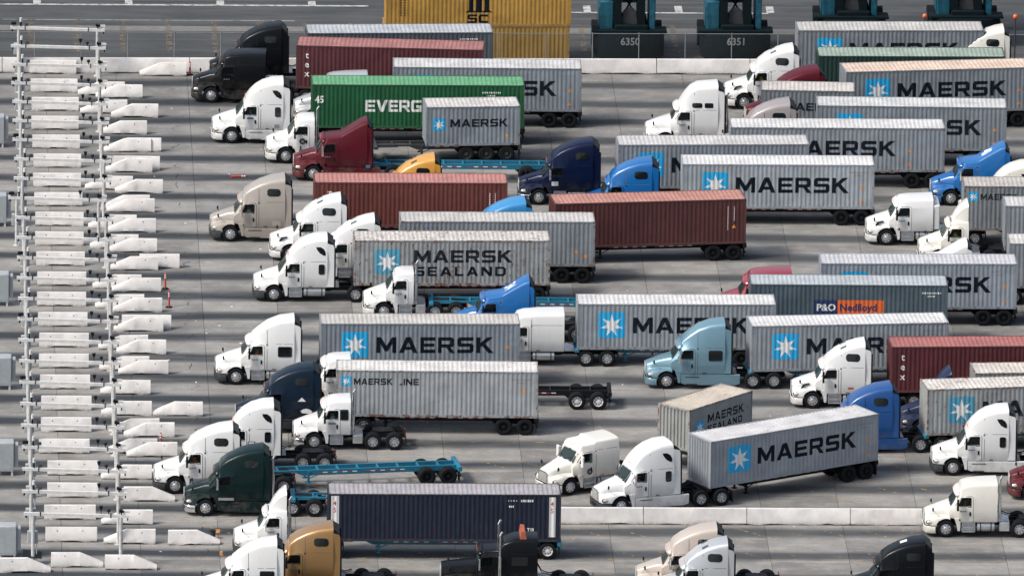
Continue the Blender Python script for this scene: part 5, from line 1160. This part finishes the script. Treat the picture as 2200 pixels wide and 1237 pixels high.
# id: x, y, yaw, L, std height, colour, rust, roof colour (fade and top light in it), style, chassis colour, label
CT = {
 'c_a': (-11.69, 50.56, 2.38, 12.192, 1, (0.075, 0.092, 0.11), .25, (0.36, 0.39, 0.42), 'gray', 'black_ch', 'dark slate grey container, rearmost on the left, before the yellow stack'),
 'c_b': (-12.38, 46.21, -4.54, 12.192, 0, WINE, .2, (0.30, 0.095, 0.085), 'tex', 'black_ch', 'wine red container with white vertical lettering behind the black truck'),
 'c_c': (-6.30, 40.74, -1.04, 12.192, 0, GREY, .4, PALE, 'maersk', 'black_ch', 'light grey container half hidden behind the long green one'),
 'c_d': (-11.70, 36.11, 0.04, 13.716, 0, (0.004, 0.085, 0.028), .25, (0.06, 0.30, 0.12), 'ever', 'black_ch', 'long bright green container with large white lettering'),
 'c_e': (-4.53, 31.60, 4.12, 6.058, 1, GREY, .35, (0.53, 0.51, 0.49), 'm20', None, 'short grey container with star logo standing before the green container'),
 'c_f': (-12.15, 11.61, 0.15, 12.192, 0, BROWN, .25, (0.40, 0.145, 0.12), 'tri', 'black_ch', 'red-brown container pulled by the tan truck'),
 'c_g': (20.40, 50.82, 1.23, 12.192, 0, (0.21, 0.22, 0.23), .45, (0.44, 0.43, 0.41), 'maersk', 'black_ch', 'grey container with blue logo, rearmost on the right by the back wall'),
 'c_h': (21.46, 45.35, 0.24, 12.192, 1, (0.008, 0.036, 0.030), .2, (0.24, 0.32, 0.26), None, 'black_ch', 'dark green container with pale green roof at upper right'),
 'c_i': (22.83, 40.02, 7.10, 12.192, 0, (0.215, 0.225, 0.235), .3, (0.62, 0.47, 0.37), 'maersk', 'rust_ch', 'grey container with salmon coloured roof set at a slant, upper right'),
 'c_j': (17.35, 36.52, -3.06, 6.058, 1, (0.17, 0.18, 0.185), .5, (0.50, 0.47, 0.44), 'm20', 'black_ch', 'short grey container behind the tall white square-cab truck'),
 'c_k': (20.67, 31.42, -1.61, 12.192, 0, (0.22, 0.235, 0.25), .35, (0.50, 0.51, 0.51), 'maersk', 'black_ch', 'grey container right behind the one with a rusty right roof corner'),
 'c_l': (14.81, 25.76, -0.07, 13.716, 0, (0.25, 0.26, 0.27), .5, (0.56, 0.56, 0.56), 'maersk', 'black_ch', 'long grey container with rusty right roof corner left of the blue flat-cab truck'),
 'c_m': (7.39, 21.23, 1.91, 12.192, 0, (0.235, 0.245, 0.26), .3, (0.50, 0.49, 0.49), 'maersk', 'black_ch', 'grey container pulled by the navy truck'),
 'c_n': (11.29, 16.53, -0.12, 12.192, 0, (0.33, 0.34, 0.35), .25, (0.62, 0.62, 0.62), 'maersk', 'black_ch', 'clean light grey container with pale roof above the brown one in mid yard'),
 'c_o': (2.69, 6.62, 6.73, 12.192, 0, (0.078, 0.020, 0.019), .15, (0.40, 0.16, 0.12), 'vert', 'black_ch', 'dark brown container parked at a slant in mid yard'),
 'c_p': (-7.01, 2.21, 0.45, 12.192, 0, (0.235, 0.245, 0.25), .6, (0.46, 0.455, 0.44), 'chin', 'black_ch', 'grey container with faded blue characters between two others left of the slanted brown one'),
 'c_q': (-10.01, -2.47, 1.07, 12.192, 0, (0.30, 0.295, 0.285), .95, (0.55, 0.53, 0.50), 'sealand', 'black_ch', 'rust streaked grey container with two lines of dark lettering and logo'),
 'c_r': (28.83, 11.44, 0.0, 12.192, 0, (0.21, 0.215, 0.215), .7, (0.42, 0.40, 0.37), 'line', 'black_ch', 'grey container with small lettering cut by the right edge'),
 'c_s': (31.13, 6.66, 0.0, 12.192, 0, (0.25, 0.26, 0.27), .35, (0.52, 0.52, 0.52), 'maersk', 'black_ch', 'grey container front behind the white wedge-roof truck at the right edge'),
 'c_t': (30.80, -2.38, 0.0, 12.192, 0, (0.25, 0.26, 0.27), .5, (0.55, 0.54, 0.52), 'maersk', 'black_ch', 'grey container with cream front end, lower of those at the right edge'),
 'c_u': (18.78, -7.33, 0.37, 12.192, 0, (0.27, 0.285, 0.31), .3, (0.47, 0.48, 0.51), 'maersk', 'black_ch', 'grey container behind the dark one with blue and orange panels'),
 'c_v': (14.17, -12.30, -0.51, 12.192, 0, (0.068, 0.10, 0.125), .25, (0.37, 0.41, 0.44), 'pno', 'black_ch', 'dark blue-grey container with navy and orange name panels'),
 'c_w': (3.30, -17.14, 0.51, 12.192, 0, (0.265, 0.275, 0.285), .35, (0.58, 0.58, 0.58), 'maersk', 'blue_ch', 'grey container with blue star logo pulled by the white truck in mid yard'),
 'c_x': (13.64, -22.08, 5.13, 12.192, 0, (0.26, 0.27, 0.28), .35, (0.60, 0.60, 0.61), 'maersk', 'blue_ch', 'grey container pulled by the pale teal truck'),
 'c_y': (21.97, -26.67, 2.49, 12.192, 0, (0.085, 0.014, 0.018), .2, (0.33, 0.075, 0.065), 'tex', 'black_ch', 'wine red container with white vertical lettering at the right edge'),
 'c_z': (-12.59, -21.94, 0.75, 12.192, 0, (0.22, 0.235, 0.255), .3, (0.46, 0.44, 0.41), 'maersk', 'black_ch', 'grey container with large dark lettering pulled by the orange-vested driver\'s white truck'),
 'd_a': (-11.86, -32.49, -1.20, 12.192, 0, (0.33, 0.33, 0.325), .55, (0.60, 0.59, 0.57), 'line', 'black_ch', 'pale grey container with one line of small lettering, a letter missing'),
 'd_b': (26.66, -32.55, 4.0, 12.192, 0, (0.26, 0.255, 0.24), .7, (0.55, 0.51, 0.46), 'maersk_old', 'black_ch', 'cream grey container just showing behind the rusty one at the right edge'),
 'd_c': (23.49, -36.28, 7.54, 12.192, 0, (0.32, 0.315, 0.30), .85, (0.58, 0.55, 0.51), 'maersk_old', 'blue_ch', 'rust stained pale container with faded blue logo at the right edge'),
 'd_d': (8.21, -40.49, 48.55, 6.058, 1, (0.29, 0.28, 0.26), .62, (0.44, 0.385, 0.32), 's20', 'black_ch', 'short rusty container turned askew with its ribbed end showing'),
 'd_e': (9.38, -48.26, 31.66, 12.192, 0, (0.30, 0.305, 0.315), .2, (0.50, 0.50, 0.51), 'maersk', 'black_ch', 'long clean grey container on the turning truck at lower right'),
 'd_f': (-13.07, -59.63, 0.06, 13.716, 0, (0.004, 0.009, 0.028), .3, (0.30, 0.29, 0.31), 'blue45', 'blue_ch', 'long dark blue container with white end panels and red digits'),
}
SHORT = {'c_a': 'slate grey container before the yellow stack', 'c_b': 'wine red container by the black truck', 'c_c': 'grey container behind the long green one', 'c_d': 'long bright green container',
 'c_f': 'red-brown container of the tan truck', 'c_g': 'rearmost grey container at right by the back wall', 'c_h': 'dark green container', 'c_i': 'salmon-roofed container', 'c_j': 'short container behind the square-cab truck',
 'c_k': 'grey container just below the salmon-roofed one', 'c_l': 'long grey container with rusty right corner', 'c_m': 'grey container of the navy truck', 'c_n': 'pale-roofed container above the slanted brown one', 'c_o': 'slanted dark brown container',
 'c_p': 'grey container with faded blue characters', 'c_q': 'rust streaked container with two lettering lines', 'c_r': 'grey container with small lettering at the right edge', 'c_s': 'grey container behind the wedge-roof truck', 'c_t': 'cream-fronted container at the right edge',
 'c_u': 'grey container behind the one with orange panel', 'c_v': 'dark container with navy and orange panels', 'c_w': 'container of the white mid-yard truck', 'c_x': 'grey container of the pale teal truck', 'c_y': 'wine red container at the right edge',
 'c_z': 'grey container behind the orange-vested driver', 'd_a': 'pale container with a lettering gap', 'd_b': 'cream grey container behind the rusty one at right', 'd_c': 'rust stained container at the right edge', 'd_d': 'short askew rusty container', 'd_e': 'clean grey container of the turning truck', 'd_f': 'long dark blue container'}
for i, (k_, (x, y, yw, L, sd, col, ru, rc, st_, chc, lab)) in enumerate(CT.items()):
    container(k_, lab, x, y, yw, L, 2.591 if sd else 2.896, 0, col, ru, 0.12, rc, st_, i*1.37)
    if chc:
        chassis('%s chassis under the %s' % ({'black_ch': 'black', 'blue_ch': 'blue', 'rust_ch': 'rusty orange'}[chc], SHORT[k_]), x, y, yw, L, chc, rim='whitetape' if k_ == 'd_f' else 'black_ch', neck=2.7 if L > 7 else 2.0)
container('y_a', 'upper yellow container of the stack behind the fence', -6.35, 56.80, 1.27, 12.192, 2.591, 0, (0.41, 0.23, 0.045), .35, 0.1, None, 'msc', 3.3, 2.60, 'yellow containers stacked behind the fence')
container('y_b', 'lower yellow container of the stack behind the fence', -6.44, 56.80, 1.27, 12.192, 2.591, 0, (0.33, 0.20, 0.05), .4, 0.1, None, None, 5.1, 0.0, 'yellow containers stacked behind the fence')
# slider chassis with three axles under the short container
chassis('long grey tri-axle chassis under the short container, its bare frame forward', -7.75, 31.37, 4.12, 9.35, 'plastic', True, rim='plastic')
# empty chassis
chassis('bare bright blue chassis behind the maroon truck', -8.3, 26.75, -0.6, 12.192, 'blue_ch')
chassis('bare blue chassis behind the white day-cab truck in mid yard', -5.3, -6.45, -0.5, 12.192, 'blue_ch')
chassis('bare blue chassis slanting across lane behind the second white sleeper truck at lower left', -16.9, -45.35, 8.6, 12.192, 'blue_ch')
chassis('bare black chassis reaching past the pale container with a letter missing', -7.2, -26.85, -0.6, 12.192, 'black_ch', rim='whitetape')
chassis('bare blue chassis behind the dark green truck', -14.9, -50.74, 0, 12.192, 'blue_ch')

def badge(x, z, r_=0.2):
    def f(root, P, st_):
        st_('door_emblem', [(x+r_*math.cos(a*math.pi/6), z+r_*math.sin(a*math.pi/6)) for a in range(12)], 'ink', 0.024); st_('door_emblem', [(x+r_*.6*math.cos(a*math.pi/6), z+r_*.6*math.sin(a*math.pi/6)) for a in range(12)], 'haz' if 0 else 'dimgrey', 0.032)
    return f
def sticker(nm, poly, mat): return lambda root, P, st_: st_(nm, poly, mat, 0.022)
def rc_(x0, z0, x1, z1): return [(x0, z0), (x1, z0), (x1, z1), (x0, z1)]
def roof_panel(L, y0, y1, x0, x1, mat='ink_white', nm='roof_lettering', txt=None):
    def f(root, P, st_):
        def Z(x): return lerp_st(P['st'], x)[3]+0.052
        if txt:
            A = text_polys(txt, 0.62, 0, 0, 0.03, 1.15); wx_ = max(p[0] for q_ in A for p in q_); b_ = MB()
            for pl in A:
                b_.add([(x0+(x1-x0)*p[1]/0.62, y1-(y1-y0)*p[0]/wx_, Z(x0+(x1-x0)*p[1]/0.62)) for p in pl], [tuple(range(len(pl)))])
        else:
            b_ = MB(); b_.add([(x0, y0, Z(x0)), (x1, y0, Z(x1)), (x1, y1, Z(x1)), (x0, y1, Z(x0))], [(0, 1, 2, 3)])
        obj(nm, b_, mat, root)
    return f
W_, D_ = 'p', 'plastic'
TR = [
 ('classic', 'black high-roof sleeper truck hauling the rearmost slate grey container', -17.97, 50.48, 1.0, 'black', dict()),
 ('mid', 'black flat-roof truck with bright wheel just before the other black truck', -19.12, 46.54, -3.0, 'black', dict(L=4.75, mode='skirt')),
 ('aero', 'white streamlined sleeper truck hauling the green container', -18.04, 36.14, 0.0, 'white', dict(mode='skirt', extra=[sticker('door_lettering', rc_(2.20, 1.66, 2.60, 1.78), 'faint'), sticker('wall_emblem', rc_(3.95, 1.08, 4.25, 1.3), 'dimgrey')], drv=('denim', 'driver in blue shirt in the white truck before the green container'))),
 ('mid', 'silver truck mostly hidden behind the green container', -12.65, 40.72, 0.0, 'silver', dict(L=4.7)),
 ('day', 'white day-cab truck with round dark door emblem hauling the short container', -14.67, 31.17, 0.0, 'white', dict(extra=[badge(2.28, 1.50)], stack=1)),
 ('ramp', 'maroon truck with ramp-shaped sleeper roof', -13.01, 26.78, 0.0, 'maroon', dict(bumper='p', mirror='chrome', mode='skirt')),
 ('volvo', 'yellow truck with only its roof showing above the red-brown container', -8.75, 17.10, 0.0, 'yellow', dict(rim='whitetape')),
 ('classic', 'navy sleeper truck with white door placard', 1.20, 21.17, 0.0, 'navy', dict(mirror='chrome', bumper='chrome', extra=[sticker('door_placard', rc_(2.02, 1.30, 2.45, 1.58), 'ink_white')])),
 ('classic', 'blue sleeper truck in front of the navy truck', 4.75, 16.52, 0.0, 'blue', dict(drv=('lime', 'driver in lime vest in the blue truck beside the light grey container'))),
 ('classic', 'tan sleeper truck with dark bumper', -18.61, 11.82, 0.0, 'tan', dict(bumper=D_, mirror='p_tan', mode='skirt', drv=('white', 'driver in pale shirt in the tan truck'), extra=[sticker('locker_door', rc_(3.85, 1.08, 4.42, 1.40), 'p_tan')])),
 ('volvo', 'white truck with slashed bonnet vents beside the tan truck', -14.95, 7.18, 0.0, 'white', dict()),
 ('volvo', 'white sleeper truck half hidden by the rust streaked container', -12.97, 2.21, 0.0, 'white', dict()),
 ('aero', 'white streamlined truck with dark bumper hauling the rust streaked container', -16.18, -2.48, 0.0, 'white', dict(bumper=D_, drv=('white', 'driver with arm at the window in the white truck before the rust streaked container'))),
 ('classic', 'pale blue truck roof peeking behind the grey container with faded characters', -3.67, 6.22, 4.0, 'sky', dict()),
 ('day', 'white day-cab truck in front of the bare blue chassis in mid yard', -9.45, -6.40, 0.0, 'white', dict(stack=1)),
 ('ramp', 'bright blue truck with white figures on its ramp roof in mid yard', -4.08, -11.62, 0.0, 'blue', dict(extra=[roof_panel(0, -0.55, 0.35, 3.18, 3.85, txt='34')])),
 ('mid', 'white flat-roof sleeper truck hauling a star logo container in mid yard', -2.48, -17.13, 0.0, 'white', dict(L=5.0, rim='alu')),
 ('pro', 'white tall-roof truck with orange-vested driver', -18.92, -21.70, 0.0, 'white', dict(bumper=D_, drv=('orange', 'driver in orange vest in the white tall-roof truck'))),
 ('classic', 'dark slate blue truck with white triangle and cloud signs on its side', -17.91, -32.50, 0.0, 'slate', dict(mode='skirt', extra=[sticker('triangle_sign', [(3.72, 2.02), (4.20, 2.02), (3.96, 2.28)], 'ink_white'), sticker('cloud_sign', [(3.9, 1.30), (4.5, 1.26), (4.58, 1.40), (4.45, 1.52), (4.25, 1.58), (4.05, 1.54), (3.88, 1.44)], 'ink_white')])),
 ('dayx', 'white extended-cab truck squeezed behind the dark slate blue truck', -14.26, -26.78, 0.0, 'white', dict(bumper=D_, drv=('plum', 'driver in dark shirt in the white cab behind the slate blue truck'))),
 ('aero', 'white streamlined truck with blue bordered door sign and no trailer', -20.37, -40.84, 0.0, 'white', dict(extra=[sticker('sign', rc_(2.98, 1.62, 3.42, 1.86), 'navy_ink'), lambda r_, P, s_: s_('sign_face', rc_(3.03, 1.66, 3.37, 1.82), 'ink_white', 0.03)], drv=('plum', 'driver in plum shirt in the white truck with the blue bordered sign'))),
 ('classic', 'white sleeper truck nearest the gates, before the bare blue chassis', -23.04, -45.95, 0.0, 'white', dict(bumper=D_, drv=('orange', 'driver in orange vest in the white truck nearest the gates'))),
 ('dayx', 'white extended-cab truck without trailer, its twin rear axles bare', -14.50, -36.13, 0.0, 'white', dict(bumper='chrome', stack=1, drv=('white', 'driver in white shirt leaning at the window of the extended-cab truck'), extra=[sticker('door_lettering', rc_(2.05, 1.62, 2.5, 1.74), 'dimgrey')])),
 ('classic', 'very dark green sleeper truck with bright side plate', -21.32, -50.74, 0.0, 'green', dict(mirror='chrome', bumper='chrome', mode='skirt', extra=[sticker('side_plate', rc_(1.98, 1.02, 2.9, 1.18), 'alu')], stack=1)),
 ('wedge', 'white day-cab truck with wedge roof deflector hauling the dark blue container', -18.53, -59.63, 0.0, 'white', dict(bumper=D_, stack=1, mirror='p_white', drv=('plum', 'driver in plum shirt in the wedge-roof truck at lower left'))),
 ('pro', 'white tall-roof truck cut off by the bottom edge beside the golden truck', -21.08, -70.64, 0.0, 'white', dict()),
 ('classic', 'golden brown sleeper truck at the bottom edge', -17.60, -67.31, 0.0, 'gold', dict()),
 ('long', 'black long-nose truck with two chrome exhaust stacks', -6.61, -67.54, 0.0, 'black', dict(mirror='chrome', extra=[lambda r_, P, s_: obj('wind_deflector', MB().loft([[(4.55, y, 3.42), (4.95, y*1.0, 3.42), (4.85, y*.96, 3.86), (4.62, y*.96, 3.9)] for y in (-0.85, 0.85)]), K['rustpanel'], r_)])),
 ('classic', 'pale tan sleeper truck at the bottom edge in front of the barrier wall', 4.84, -67.19, 0.0, 'pinktan', dict(bumper='chrome', mirror='chrome')),
 ('volvo', 'silver sleeper truck overlapping the pale tan one at the bottom edge', 5.58, -70.27, 0.0, 'silver', dict()),
 ('classic', 'black sleeper truck with white roof patch at the lower right edge', 16.88, -69.92, 0.0, 'black', dict(extra=[roof_panel(0, -0.2, 0.25, 3.2, 3.6, nm='roof_patch')])),
 ('mid', 'white mid-roof truck without trailer at the right end of the barrier wall', 22.48, -54.57, 0.0, 'cream', dict(L=4.25, stack=1, drv=('plum', 'driver in dark shirt in the cream white truck by the barrier wall end'))),
 ('classic', 'maroon truck bonnet entering at the lower right edge', 28.06, -46.58, 0.0, 'maroon', dict(mirror='chrome')),
 ('aero', 'white streamlined truck at right with dark bumper and side skirts', 23.73, -41.27, 0.0, 'white', dict(bumper=D_, mode='skirt')),
 ('classic', 'royal blue truck with deep side skirts behind the turning container', 16.84, -36.69, 4.0, 'royal', dict(mode='skirt')),
 ('volvo', 'white truck with slashed bonnet vents hauling the wine red container at right', 16.08, -26.49, 0.0, 'white', dict(extra=[sticker('door_lettering', rc_(3.35, 1.28, 3.7, 1.38), 'ink_red')])),
 ('wedge', 'dark blue truck with grey wedge deflector almost hidden before the wine red container', 22.3, -32.69, 2.0, 'darkblue', dict()),
 ('pro', 'pale metallic teal sleeper truck', 7.36, -22.22, 1.0, 'teal', dict(mirror='chrome', mode='skirt')),
 ('mid', 'red truck mostly hidden behind the dark container with orange panel', 12.32, -7.32, 0.0, 'red', dict(L=4.7)),
 ('vmid', 'white low flat-roof truck with slashed vents and no trailer at right', 22.80, 11.69, 0.0, 'white', dict()),
 ('wedge', 'cream white truck with wedge deflector and lime-vested driver at right', 25.82, 6.66, 0.0, 'cream', dict(drv=('lime', 'driver in lime vest in the cream wedge-roof truck at right'))),
 ('ramp', 'white ramp-roof truck hidden below the cream wedge-roof truck', 23.57, -2.38, 0.0, 'white', dict()),
 ('ramp', 'bright blue truck with white figures on its ramp roof near the right edge', 27.48, 21.45, 0.0, 'blue', dict(mirror='chrome', extra=[roof_panel(0, -0.5, 0.4, 3.2, 3.85, txt='40')])),
 ('aero', 'cream white truck roof at the right edge before the blue ramp-roof truck', 28.96, 16.10, 0.0, 'cream', dict()),
 ('volvo', 'cream white truck roof in the upper right corner above the dark green container', 29.56, 50.72, 0.0, 'cream', dict()),
 ('volvo', 'white truck with slashed bonnet vents hauling the dark green container', 15.50, 45.49, 0.0, 'white', dict(drv=('lime', 'driver in lime vest in the white truck at upper right'))),
 ('classic', 'dark red truck mostly hidden by the short grey container at upper right', 16.56, 39.51, 5.0, 'maroon', dict()),
 ('classic', 'grey-maroon truck roof before the short grey container at upper right', 14.27, 31.39, 0.0, 'greymaroon', dict()),  # maroon truck, greyish roof highlights put into its paint colour
 ('intl', 'white square tall-sleeper truck with paired upper windows', 9.89, 35.29, 0.0, 'white', dict(mirror='p_white', stack=1)),
]
K['rustpanel'] = flat('orange_deflector', (0.40, 0.10, 0.05), 0.6)
for typ, lab, x, y, yw, col, kw in TR: tractor(typ, lab, x, y, yw, col, **kw)
# the two turning trucks, placed by their near front wheel
def turned(typ, lab, wxp, wyp, yw, col, **kw):
    P = tractor_geo(typ, kw.get('L'))[1]; a = R(yw); lx, ly = P['wx'], -1.16
    tractor(typ, lab, wxp-(lx*math.cos(a)-ly*math.sin(a)), wyp-(lx*math.sin(a)+ly*math.cos(a)), yw, col, **kw)
turned('mack', 'white blunt-nosed truck with round door emblem turning beside the askew container', 1.80, -47.04, 28, 'cream', mirror='p_white', extra=[badge(2.5, 1.35, 0.19)])
turned('aero', 'white streamlined truck turning by the barrier wall with a long grey container', 4.66, -51.1, 18, 'white', bumper=D_, mode='skirt', mirror='chrome', drv=('plum', 'driver in dark red shirt in the turning white truck'))
